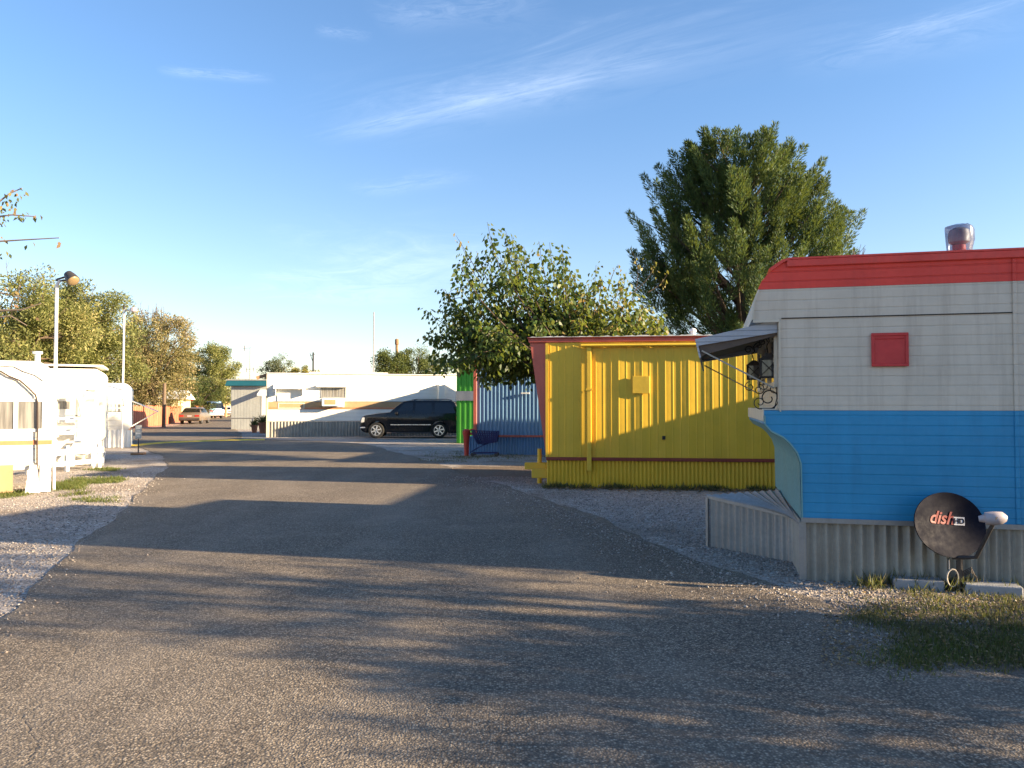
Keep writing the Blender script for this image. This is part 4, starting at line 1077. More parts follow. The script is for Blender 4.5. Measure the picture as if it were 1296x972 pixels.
for sg in (-1,1):
    mb = MB(); mb.tube([(sx(440), sg*.62, 1.86), (sx(470), sg*.62, 1.90), (sx(650), sg*.62, 1.90), (sx(680), sg*.62, 1.85)], .016, 6); mb.build('roof_rail', M['dark_metal'], SUV)
for xx in (wx1, wx2):
    for sg in (-1, 1): wheel(SUV, xx, sg*.84, wr, .25, 6, sg)

# sedan parked along the red fence, seen from behind
def small_car(loc, rot, label, paint_m, kind='sedan', name='parked_car'):
    T = empty(name, loc, label, 'car' if kind != 'van' else 'van', rot)   # drives towards +y
    L_, h, hw_ = 4.6, 1.40, .87
    if kind == 'sedan':
        low = [(-2.25,.28),(-2.32,.45),(-2.30,.80),(-2.18,.92),(-1.45,.95),(.95,.93),(2.0,.80),(2.25,.62),(2.28,.40),(2.2,.28)]
        cab = [(-1.75,.94),(-1.05,1.36),(-.6,1.42),(.1,1.42),(.45,1.36),(1.25,.93)]
    else:
        h = 2.1; low = [(-2.3,.32),(-2.36,.5),(-2.34,1.1),(1.3,1.12),(2.1,1.02),(2.35,.8),(2.38,.45),(2.3,.32)]
        cab = [(-2.33,1.11),(-2.2,1.95),(-1.9,2.1),(.3,2.1),(.75,1.98),(1.5,1.12)]
    def wide(prof, f, name_, m_, bev):
        mb = MB(); n = len(prof); vs = [(-f(z), y, z) for y, z in prof] + [(f(z), y, z) for y, z in prof]
        mb.add(vs, [tuple(range(n)), tuple(range(2*n-1, n-1, -1))] + [(i, i+n, (i+1) % n+n, (i+1) % n) for i in range(n)]); return mb.build(name_, m_, T, smooth=True, bevel=bev, seg=2)
    wide(low, lambda z: hw_ - .05*max(0, z-.7), 'body', paint_m, .04)
    zt_ = cab[2][1]; zb_ = cab[0][1]; f = lambda z: hw_ - .04 - .20*max(0, (z-zb_)/(zt_-zb_))
    wide(cab, f, 'cabin', paint_m, .03)
    a, b = cab[0], cab[1]
    def qp(t): return (a[0]+(b[0]-a[0])*t - .012, a[1]+(b[1]-a[1])*t)
    p0, p1 = qp(.15), qp(.92); mb = MB(); mb.add([(-f(p0[1])+.08, p0[0]-.01, p0[1]), (f(p0[1])-.08, p0[0]-.01, p0[1]), (f(p1[1])-.08, p1[0]-.01, p1[1]), (-f(p1[1])+.08, p1[0]-.01, p1[1])], [(0,1,2,3)]); mb.build('rear_window', M['car_glass'], T)
    a2, b2 = cab[-1], cab[-2]; p0 = (a2[0]+(b2[0]-a2[0])*.12+.02, a2[1]+(b2[1]-a2[1])*.12); p1 = (a2[0]+(b2[0]-a2[0])*.92+.02, a2[1]+(b2[1]-a2[1])*.92)
    mb = MB(); mb.add([(-f(p0[1])+.08, p0[0], p0[1]+.01), (f(p0[1])-.08, p0[0], p0[1]+.01), (f(p1[1])-.08, p1[0], p1[1]+.01), (-f(p1[1])+.08, p1[0], p1[1]+.01)], [(0,1,2,3)]); mb.build('windscreen', M['car_glass'], T)
    y0, y1 = cab[1][0]-.15, cab[-2][0]+.05; z0, z1 = zb_+.04, zt_-.09
    for sg in (-1, 1):
        for ya, yb in ((y0-.25, -.18 if kind == 'sedan' else -.6), (-.10 if kind == 'sedan' else -.5, y1+.35)):
            mb = MB(); mb.add([(sg*(f(z0)+.006), ya, z0), (sg*(f(z0)+.006), yb+.0, z0), (sg*(f(z1)+.006), min(yb, y1), z1), (sg*(f(z1)+.006), max(ya, y0), z1)], [(0,1,2,3)]); mb.build('window', M['car_glass'], T)
    zl_ = .80 if kind == 'sedan' else 1.0
    for sg in (-1, 1):
        mb = MB(); mb.box(min(sg*.45, sg*.80), max(sg*.45, sg*.80), low[2][0]-.035, low[2][0]+.05, zl_-.16, zl_-.02); mb.build('taillight', M['tail_lens'], T, bevel=.01)
        mb = MB(); mb.box(min(sg*.45, sg*.78), max(sg*.45, sg*.78), 2.2, 2.29, .58, .70); mb.build('headlight', M['head_lens'], T, bevel=.01)
    mb = MB(); mb.box(-.84, .84, low[1][0]-.10, low[1][0]+.05, .36, .52); mb.build('rear_bumper', M['dark_metal'] if kind == 'sedan' else M['chrome'], T, bevel=.02)
    mb = MB(); mb.box(-.18, .18, low[2][0]-.03, low[2][0]+.02, zl_-.17, zl_-.05); mb.build('licence_plate', M['dish_grey'], T)
    for yy in (-1.42, 1.38):
        for sg in (-1, 1):
            w = wheel(T, sg*.76, yy, .31, .2, 5, sg); w.rotation_euler = (0,0,R(-90) if sg > 0 else R(-90))
    return T
c = G(240, 536.5); small_car((c.x, c.y+1.2, 0), R(10), 'tan sedan seen from behind, parked along the red board fence', M['beige_paint'])
c = P(268, HZ, 98); small_car((c.x, c.y, 0), R(35), 'pale blue van in the distance beyond the red fence', M['van_blue'], 'van', 'parked_van')
c = P(286.5, HZ, 112); small_car((c.x, c.y, 0), R(15), 'white car far down the lane beside the teal roofed trailer', M['white_paint'])

# ================================================================== red board fence
fp = [Vector((-25.5,44)), Vector((-26.0,53)), Vector((-27.4,61.5)), Vector((-33.2,80)), Vector((-43.5,118)), Vector((-60,170))]
for i, lab in enumerate(('terracotta board fence, nearest section behind the small sign', 'terracotta board fence, section just before the tan sedan', 'terracotta board fence, section beside the tan sedan', 'terracotta board fence, section past the sedan near the pale blue van', 'terracotta board fence, farthest section down the lane')):
    a, b = fp[i], fp[i+1]; ang = math.atan2(b.y-a.y, b.x-a.x); L_ = (b-a).length
    T = empty('board_fence', (a.x, a.y, 0), lab, 'fence', ang, 'red board fence along the lane')
    mb = MB(); u = 0.0; hh = (1.55, 1.55, 1.5, 1.6, 1.7)[i]
    while u < L_-.02:
        w = .15; hz_ = hh + random.uniform(-.05,.05); y_ = random.uniform(-.012,.012); mb.box(u, min(L_, u+w-.008), y_, y_+.02, .03, hz_); u += w
    mb.build('boards', M['red_fence'], T)
    for k in range(int(L_/2.6)+1):
        mb = MB(); mb.box(k*2.6, k*2.6+.10, .022, .12, 0, hh+.05); mb.build('post', M['red_fence'], T)
# wooden post at the fence
g_ = G(206, 541); mb = MB(); mb.tube([(0,0,0), (0.02,0,3.2)], [.14,.12], 9); tag(mb.build('wooden_post', M['bark'], loc=(g_.x+.2, g_.y-.3, 0), smooth=True), 'brown wooden post standing in front of the red fence left of the sedan', 'post')
g_ = P(286, HZ, 108); mb = MB(); mb.tube([(0,0,0), (0,0,4.4)], [.16,.13], 8); tag(mb.build('wooden_post', M['wood_pale'], loc=(g_.x, g_.y, 0)), 'pale yellow wooden pole far down the lane by the teal fascia', 'post')
# red sign among the leaves
g_ = P(240, HZ, 84); T = empty('stop_sign', (g_.x, g_.y, 0), 'small red sign half hidden by leaves behind the sedan', 'sign', R(12))
zc = P(240, 504.5, 84).z; k = [(.42*math.cos(PI/8+PI/4*i), zc+.42*math.sin(PI/8+PI/4*i)) for i in range(8)]
MB().prism(k, -.02, 0).build('sign_face', M['sign_red'], T); mb = MB(); mb.tube([(0,.04,0),(0,.04,zc+.3)], .04, 6); mb.build('post', M['grey_pole'], T)
# small pale houses beyond the fence
def house(px, Y, w, h, label, ang=0.2):
    g_ = P(px, HZ, Y); T = empty('small_house', (g_.x, g_.y, 0), label, 'house', ang)
    MB().box(-w/2, w/2, 0, 6, 0, h).build('wall', M['house_yellow'], T)
    MB().prism([(-.5, h), (6.5, h), (3, h+.9)], -w/2-.4, w/2+.4, axis='x').build('roof', M['roof_white'], T)
    mb = MB(); mb.box(-.4, .4, -.03, .0, .9, h-.4); f_ = mb.build('window', M['cream_trim'], T); mb = MB(); mb.box(-.34,.34,-.04,-.031,.96,h-.46); mb.build('pane', M['dusk_glass'], f_)
house(212, 76, 1.9, 2.2, 'small pale yellow shed with a white roof behind the fence near the wooden post')
house(278, 125, 5, 2.3, 'low pale house with white roof far down the lane behind the blue van')

# ================================================================== the three white trailers on the left
def left_trailer(pr, ang, L_, W_, z_bot, z_top, r_c, label, mat, name='travel_trailer'):
    T = empty(name, (pr.x, pr.y, 0), label, 'trailer', ang)
    c = r_c; arc = [(-c + c*math.sin(t), z_top - c + c*math.cos(t)) for t in [PI/2*i/8 for i in range(9)]]
    prof = [(-L_, z_bot), (-.12, z_bot), (0, z_bot+.12)] + list(reversed(arc)) + [(-L_+c, z_top), (-L_, z_top-c)]
    MB().prism(prof, 0, W_).build('body', mat, T, bevel=.03, smooth=True, seg=2); return T
# first (nearest)
A1 = R(30); o1 = G(66.5, 623); T = left_trailer(o1, A1, 7.5, 2.4, .42, P(30, 457.5, o1.y).z, .34, 'nearest white travel trailer at left with orange stripe and two pane window', M['white_lap'])
F_ = Frame(o1.x, o1.y, A1); uz = F_.uz
z0, z1 = uz(30, 563)[1], uz(30, 557.5)[1]; mb = MB(); mb.box(-7.4, -.02, -.012, -.002, z0, z1); mb.build('stripe', M['orange_stripe'], T)
for p0, p1 in (((-40, 544), (17.5, 508.5)), ((22.5, 543), (53.5, 508.5))): win(F_, T, p0, p1, M['window_glass'], M['white_metal'], 0, .03)
z2 = uz(30, 588)[1]; mb = MB(); mb.box(-7.4, -.62, -.03, -.005, .02, z2); mb.build('skirting', M['tan'], T)
a = uz(33, 622); b = uz(49, 588); mb = MB(); mb.prism([(a[0]-.02, .01), (b[0]+.03, .01), (b[0]-.03, b[1]), (a[0]+.05, b[1])], -.07, -.035); mb.build('skirting_board', M['white_metal'], T)
mb = MB(); mb.box(b[0]+.02, -.03, -.02, .01, .02, z2); mb.build('skirting', M['white_metal'], T)
mb = MB(); mb.box(-7.45, -.05, -.018, -.002, z2-.02, z2+.02); mb.build('base_trim', M['cream_trim'], T)
for zz in (.06, .14, .22, .30): pass
mb = MB(); zw = uz(20, 497)[1]
for k in range(4): mb.box(-7.0, uz(20,480)[0], -.016, -.002, zw-.02+k*.07, zw+.02+k*.07)
mb.build('louvre', M['cream_trim'], T)
cab = [uz(*p) for p in ((-30,452),(0,469.5),(12,476.5),(25,481.5),(36,491),(45,500),(47.5,510),(47.5,540),(47,560),(47,590),(48,612),(50,622))]
mb = MB(); mb.tube([(u_, -.045, z_) for u_, z_ in cab], .016, 6); mb.build('cable', M['rubber_cable'], T, smooth=True)
cab = [uz(*p) for p in ((-30,462),(0,463),(18,464),(30,470),(45,475),(55,482))]
mb = MB(); mb.tube([(u_, -.02, z_) for u_, z_ in cab], .008, 5); mb.build('cable', M['grey_pole'], T)
mb = MB(); mb.lathe([(.05, 2.3), (.05, 2.62), (.09, 2.63), (.09, 2.68)], (-.3, 1.6, 0), n=10); mb.build('roof_vent', M['white_metal'], T)
# second
A2 = R(24); o2 = G(128.5, 587.5); T = left_trailer(o2, A2, 8.5, 2.5, .55, P(100, 467, o2.y).z, .22, 'second white trailer at left with slatted door awning and small steps', M['cream_metal'])
F_ = Frame(o2.x, o2.y, A2); uz = F_.uz
def slat_awning(F_, T, pin, pout, u0, u1, drop_brace, n=8, name='awning'):
    """pin/pout = (v, z) of the wall edge and of the outer lip"""
    mb = MB()
    for i in range(n):
        t = i/n; t2 = t + .72/n
        mb.prism([(-(pin[0]+(pout[0]-pin[0])*t), pin[1]+(pout[1]-pin[1])*t), (-(pin[0]+(pout[0]-pin[0])*t2), pin[1]+(pout[1]-pin[1])*t2), (-(pin[0]+(pout[0]-pin[0])*t2), pin[1]+(pout[1]-pin[1])*t2-.02), (-(pin[0]+(pout[0]-pin[0])*t), pin[1]+(pout[1]-pin[1])*t-.02)], u0, u1, axis='x')
    aw = mb.build(name, M['white_metal'], T)
    for u in (u0+.02, u1-.02):
        mb = MB(); mb.bar((u, -pin[0]-.0, pin[1]-.025), (u, -pout[0], pout[1]-.025), .03); mb.bar((u, -pout[0], pout[1]-.03), (u, -.01, pin[1]-drop_brace), .03); mb.build('brace', M['white_metal'], aw)
za = uz(90, 489)[1]; u0 = uz(60, 490)[0]; u1 = uz(104, 490)[0]
slat_awning(F_, T, (.01, za+.10), (1.0, za-.32), u0, u1, .9)
ud = uz(96, 530)[0]; mb = MB(); mb.box(ud-.85, ud, -.035, -.003, .75, za-.15); dr = mb.build('door', M['white_metal'], T, bevel=.008)
mb = MB(); mb.box(ud+.0, ud+.05, -.045, -.003, .75, za-.15); mb.build('frame', M['grey_pole'], dr)
mb = MB(); mb.box(ud-.72, ud-.14, -.05, -.036, 1.5, za-.4); mb.build('pane', M['window_glass'], dr)
mb = MB(); mb.box(uz(112,0+495)[0], -.1, -.05, -.003, uz(112,493.5)[1]-.02, uz(112,493.5)[1]+.02); mb.build('gutter', M['cream_trim'], T)
mb = MB(); mb.box(-8.5, .0, -.03, 2.5, z_ := uz(100,466)[1]+.05, z_+.05); mb.build('roof', M['roof_white'], T)
mb = MB(); mb.box(-8.4, -.05, -.012, -.002, uz(100,470)[1]-.02, uz(100,470)[1]+.015); mb.build('roof_trim', M['cream_trim'], T)
mb = MB(); mb.box(-8.4, -.1, .02, .05, .0, .55); mb.build('skirting', M['cream_metal'], T)
# porch steps with railings in front of the second trailer's door
c = P(98, HZ, 20.7); T = empty('porch_steps', (c.x, c.y, 0), 'white wooden porch steps with open treads before the second trailer', 'steps', R(24))
for k in range(4):
    mb = MB(); mb.box(-.45, .45, -.3-.26*k, -.02-.26*k, 1.28-.29*k-.05, 1.28-.29*k); mb.build('tread', M['white_metal'], T, bevel=.006)
for s_ in (-.48, .45):
    mb = MB(); mb.bar((s_, 0.0, 1.25), (s_, -1.15, .05), .035, .14); mb.bar((s_, -.02, 0), (s_, -.02, 2.1), .07); mb.bar((s_, -1.1, 0), (s_, -1.1, 1.1), .07); mb.bar((s_, -.02, 2.1), (s_, -1.1, 1.1), .05); mb.build('railing', M['white_metal'], T)
c = P(75, HZ, 20.6); T = empty('storage_box', (c.x, c.y, 0), 'white cabinet beside the porch steps behind the lamp post', 'cabinet', R(24))
MB().box(-.35,.35,0,.5,0,1.15).build('body', M['white_metal'], T, bevel=.01); mb = MB(); mb.box(-.32,.32,-.02,-.003,.1,1.05); mb.build('door', M['cream_metal'], T, bevel=.006)
# third
A3 = R(24); o3 = G(165.5, 566); T = left_trailer(o3, A3, 8.0, 2.5, .65, P(150, 485, o3.y).z, .30, 'farthest white trailer at left with small paned window and ribbed skirting', M['white_lap'])
F_ = Frame(o3.x, o3.y, A3); uz = F_.uz
win(F_, T, (137, 521.5), (147, 511.5), M['pale_glass'], M['white_metal'], 1, .03, 1); win(F_, T, (149, 521.5), (157.5, 511.5), M['dusk_glass'], M['white_metal'], 1, .03, 1)
za = uz(140, 497)[1]; slat_awning(F_, T, (.01, za+.28), (1.1, za-.18), uz(120,500)[0], uz(158,500)[0], 1.0, 8)
mb = MB(); mb.wave(corr_prof(-8.0, 0, .16, .025, 6), 0, .66, -.0); mb.build('skirting', M['white_metal'], T)
mb = MB(); mb.box(-.03, .0, .03, 2.45, 0, .64); mb.build('skirting', M['white_metal'], T)
mb = MB(); zz = P(166, 507, o3.y+1).z
mb.prism([(.003, zz), (.95, zz-.42), (.95, zz-.46), (.003, zz-.04)], .3, 2.0); aw = mb.build('end_awning', M['white_metal'], T)
for v_ in (.35, 1.95): mb = MB(); mb.bar((.9, v_, zz-.44), (.01, v_, zz-1.0), .03); mb.build('brace', M['white_metal'], aw)

# ================================================================== lamp posts, sign, white rail fence
g_ = G(67.8, 621); T = empty('lamp_post', (g_.x, g_.y, 0), 'tall white lamp post with brown floodlight, nearest at left', 'lamp post', 0)
zt = P(68, 357, g_.y).z; s = g_.y/FOC
mb = MB(); mb.tube([(0,0,0), (0,0,zt-.08), (.02,0,zt-.02), (.06,0,zt+.03)], [.032,.031,.029,.026], 10); mb.build('pole', M['steel_pole'], T, smooth=True)
mb = MB(); mb.bar((.0,-.0,zt+.05), (.17,0,zt+.10), .03); mb.bar((.05,0,zt+.02), (.2,0,zt+.04), .03); mb.bar((.0,0,zt+.05), (-.01,0,zt+.02), .03); mb.build('bracket', M['dark_metal'], T)
hd = Vector((.26, 0, zt+.09)); mb = MB(); ax_ = Vector((.62,-.30,-.62)).normalized()
pr = [(.03,-.12),(.08,-.10),(.105,.0),(.115,.09),(.118,.11)]
q_ = ax_.to_track_quat('Z','Y').to_matrix(); b = MB(); b.lathe(pr, n=14); mb.add([hd + q_ @ Vector(v) for v in b.v], b.f); lh = mb.build('lamp_head', M['dark_metal'], T, smooth=True)
b = MB(); b.lathe([(.108,.111),(.10,.125),(.07,.14),(.02,.145)], n=14); mb = MB(); mb.add([hd + q_ @ Vector(v) for v in b.v], b.f); mb.build('lens', M['lamp_glass'], lh, smooth=True)
mb = MB(); mb.box(-.06,.06,-.05,.05,1.0,1.14); mb.build('junction_box', M['steel_pole'], T, bevel=.008)
g_ = G(159.8, 566.5); T = empty('lamp_post', (g_.x-.05, g_.y-.25, 0), 'second tall white lamp post beside the farthest left trailer', 'lamp post', 0)
zt = P(161.5, 393, g_.y).z
mb = MB(); mb.tube([(0,0,0), (0.03,0,zt)], [.042,.035], 10); mb.build('pole', M['steel_pole'], T, smooth=True)
mb = MB(); mb.bar((.02,0,zt-.02), (.45,0,zt+.0), .04); mb.lathe([(.05,zt-.10),(.12,zt-.06),(.12,zt+.06),(.05,zt+.1)], (.38,0,0), n=10); mb.build('lamp_head', M['dish_grey'], T)
mb = MB(); mb.bar((.02,0,zt-.02), (.02,0,zt+.18), .05); mb.build('cap', M['dark_metal'], T)
# sign on a weighted base
g_ = G(175, 575.5); T = empty('small_sign', (g_.x, g_.y, 0), 'small grey sign on a post with flat base beside the lane', 'sign', R(12))
mb = MB(); mb.box(-.20,.20,-.18,.18,0,.07); mb.build('base', M['wood'], T, bevel=.02)
mb = MB(); mb.tube([(0,0,.06),(0,0,.98)], .02, 8); mb.build('post', M['dark_metal'], T)
mb = MB(); mb.box(-.10,.10,-.035,-.021,.52,.96); pl = mb.build('sign_plate', M['sign_grey'], T, bevel=.006)
mb = MB()
for i, w in enumerate((.13,.10,.14,.08)): mb.box(-w/2,w/2,-.0385,-.0352,.84-.085*i,.875-.085*i)
mb.build('lettering', M['steel_pole'], pl)
# white rail fence
pa, pb = G(84.5, 596.5), G(125, 592.5); d = (pb-pa); ang = math.atan2(d.y, d.x); L_ = d.length
T = empty('rail_fence', (pa.x, pa.y, 0), 'low white two rail fence in front of the second trailer', 'fence', ang)
for u in (-2.2, -1.1, 0, L_):
    mb = MB(); mb.box(u-.05, u+.05, -.04, .04, 0, .62); mb.build('post', M['white_metal'], T, bevel=.008)
for z0, z1 in ((.40,.54), (.14,.25)):
    mb = MB(); mb.box(-2.3, L_+.10, -.065, -.041, z0, z1); mb.build('rail', M['white_metal'], T, bevel=.006)
# two white buckets behind the rail
for px, lab in ((107, 'left of two white buckets standing behind the white rail fence'), (117, 'right of two white buckets standing behind the white rail fence')):
    g_ = G(px, 590.5); T = empty('bucket', (g_.x, g_.y+.35, 0), lab, 'bucket', 0, 'buckets behind the rail fence')
    MB().lathe([(.11,0),(.14,.34),(.15,.34),(.15,.37),(.12,.37),(.11,.3)], n=14).build('tub', M['white_metal'], T, smooth=True)
    mb = MB(); mb.tube([(-.145,0,.33),(-.11,-.10,.20),(0,-.16,.16),(.11,-.10,.20),(.145,0,.33)], .008, 5); mb.build('handle', M['grey_pole'], T)
# overhead wires
mb = MB()
for dz in (0, .35):
    a, b = P(296, 475, 70) + Vector((0,0,dz)), P(362, 475, 75) + Vector((0,0,dz)); a.x -= 14; b.x += 25
    mb.tube([a.lerp(b, t/16) + Vector((0,0,-.8*math.sin(PI*t/16))) for t in range(17)], .016, 4)
tag(mb.build('overhead_wires', M['dark_metal']), 'thin overhead wires crossing the sky above the teal roofed trailer', 'wires')

# ================================================================== trees
M['leaf_mulberry'] = leaf_mat('broad leaves turning yellow', [(0, (.022,.05,.012)), (.40, (.045,.085,.018)), (.68, (.10,.125,.028)), (.85, (.20,.175,.045)), (1, (.26,.17,.07))], .38, .45)
M['leaf_pine'] = leaf_mat('pine needles', [(0, (.018,.044,.02)), (.4, (.036,.078,.026)), (.75, (.07,.118,.034)), (1, (.125,.155,.05))], .25, .6)
M['leaf_mesquite'] = leaf_mat('feathery olive leaves', [(0, (.10,.12,.045)), (.4, (.19,.205,.07)), (.8, (.29,.28,.10)), (1, (.38,.32,.14))], .35, .6)
M['leaf_brown'] = leaf_mat('thin tan olive leaves', [(0, (.15,.14,.06)), (.4, (.26,.225,.10)), (.8, (.36,.285,.15)), (1, (.44,.33,.21))], .35, .6)
M['leaf_grey'] = leaf_mat('grey green leaves', [(0, (.06,.08,.05)), (.5, (.12,.14,.09)), (1, (.2,.2,.13))], .3, .6)
M['leaf_yellow'] = leaf_mat('yellow green leaves', [(0, (.13,.14,.03)), (.5, (.26,.22,.05)), (1, (.36,.28,.07))], .35, .6)
M['leaf_dark'] = leaf_mat('dense dark green leaves', [(0, (.035,.055,.02)), (.5, (.08,.105,.03)), (1, (.15,.165,.05))], .3, .6)

def rand_dirs(r, n):
    v = r.normal(0, 1, (n, 3)); return v / np.linalg.norm(v, axis=1, keepdims=True)

def clump_tree(name, base, center_z, rx, ry, rz, label, mat, n_clump=70, n_leaf=160, leaf=.14, aspect=.45, clump_r=.8, trunk_r=.2, seed=1, droop=.0, shell=.55, bare=0, cat='tree', trunk_mat=None, squash=.8, low_cut=None, group=None):
    r = np.random.default_rng(seed); rr = random.Random(seed)
    T = empty(name, base, label, cat, 0, group); cz = center_z
    # clump centres spread through the crown volume, more of them near its surface
    cs = []
    while len(cs) < n_clump:
        d = rand_dirs(r, 1)[0]; q = rr.random() ** (1/3); q = shell + (1-shell)*q if rr.random() < .75 else q*.8
        p = np.array([d[0]*rx*q, d[1]*ry*q, cz + d[2]*rz*q]) + r.normal(0, .12*rx, 3)*[1,1,.6]
        if p[2] < (low_cut if low_cut is not None else .8): continue
        cs.append(p)
    cs = np.array(cs)
    # trunk, limbs and branchlets
    mb = MB(); h0 = max(.8, (cz - rz)*1.0 + rz*.25); lean = (rr.uniform(-.2,.2), rr.uniform(-.2,.2))
    mb.tube([(0,0,-.1), (lean[0]*.3, lean[1]*.3, h0*.5), (lean[0], lean[1], h0)], [trunk_r*1.25, trunk_r, trunk_r*.85], 9)
    limbs = []
    nl = max(4, int(n_clump/11))
    for i in range(nl):
        a = 2*PI*i/nl + rr.uniform(-.4,.4); e = rr.uniform(.35, 1.25)
        end = Vector((math.cos(a)*math.cos(e)*rx*.75, math.sin(a)*math.cos(e)*ry*.75, cz + math.sin(e)*rz*.55)); st = Vector((lean[0], lean[1], h0*rr.uniform(.75,1.0)))
        mid = st.lerp(end, .5) + Vector((rr.uniform(-.1,.1)*rx, rr.uniform(-.1,.1)*rx, rr.uniform(-.05,.15)*rz))
        pl = [st, st.lerp(mid, .5) + Vector((rr.uniform(-.04,.04)*rx,)*3), mid, mid.lerp(end, .5) + Vector((rr.uniform(-.05,.05)*rx, rr.uniform(-.05,.05)*rx, 0)), end]
        mb.tube(pl, [trunk_r*.55, trunk_r*.42, trunk_r*.32, trunk_r*.22, trunk_r*.12], 6); limbs += pl[1:]
    for c in cs:
        c = Vector(c); n0 = min(limbs, key=lambda p: (p-c).length + max(0, p.z-c.z)*.7)
        mid = n0.lerp(c, .5) + Vector((rr.uniform(-.12,.12), rr.uniform(-.12,.12), rr.uniform(-.05,.2)))*clump_r
        mb.tube([n0, mid, c], [trunk_r*.16, trunk_r*.10, trunk_r*.05], 4)
    for i in range(bare):
        d = rand_dirs(r, 1)[0]; d[2] = abs(d[2])*1.0 + .2; d /= np.linalg.norm(d)
        p = Vector((d[0]*rx*.8, d[1]*ry*.8, cz + d[2]*rz*.8)); e = p + Vector((d[0]*rx, d[1]*ry, d[2]*rz))*rr.uniform(.2,.42) + Vector((rr.uniform(-.3,.3),rr.uniform(-.3,.3),rr.uniform(0,.4)))
        mb.tube([p, p.lerp(e,.5)+Vector((rr.uniform(-.1,.1),rr.uniform(-.1,.1),.1)), e], [.035,.022,.010], 4)
        for j in range(3): f = p.lerp(e, rr.uniform(.3,.9)); mb.tube([f, f+Vector((rr.uniform(-.5,.5),rr.uniform(-.5,.5),rr.uniform(.1,.6)))], [.014,.006], 3)
    mb.build('trunk', trunk_mat or M['bark'], T, smooth=True)
    # leaves
    k = (n_leaf * (.5 + r.random(len(cs)))).astype(int); tot = int(k.sum()); idx = np.repeat(np.arange(len(cs)), k)
    sz = clump_r * (.6 + .8*r.random(len(cs)))
    off = rand_dirs(r, tot) * (r.random((tot,1))**.55) * sz[idx][:,None] * np.array([1,1,squash])
    pos = cs[idx] + off
    al = off / sz[idx][:,None] + r.normal(0,.7,(tot,3)); al[:,2] += -droop; nr_ = r.normal(0,1,(tot,3)) + np.array([0,0,.8])
    L_ = leaf*(.6+.8*r.random(tot)); V, Fc = leaves_mesh(pos, al, nr_, L_, L_*aspect)
    tint = np.clip(.45 + r.normal(0,.16,len(cs))[idx] + r.normal(0,.2,tot), 0, 1)
    np_mesh('crown', V, Fc, mat, T, tint)
    return T

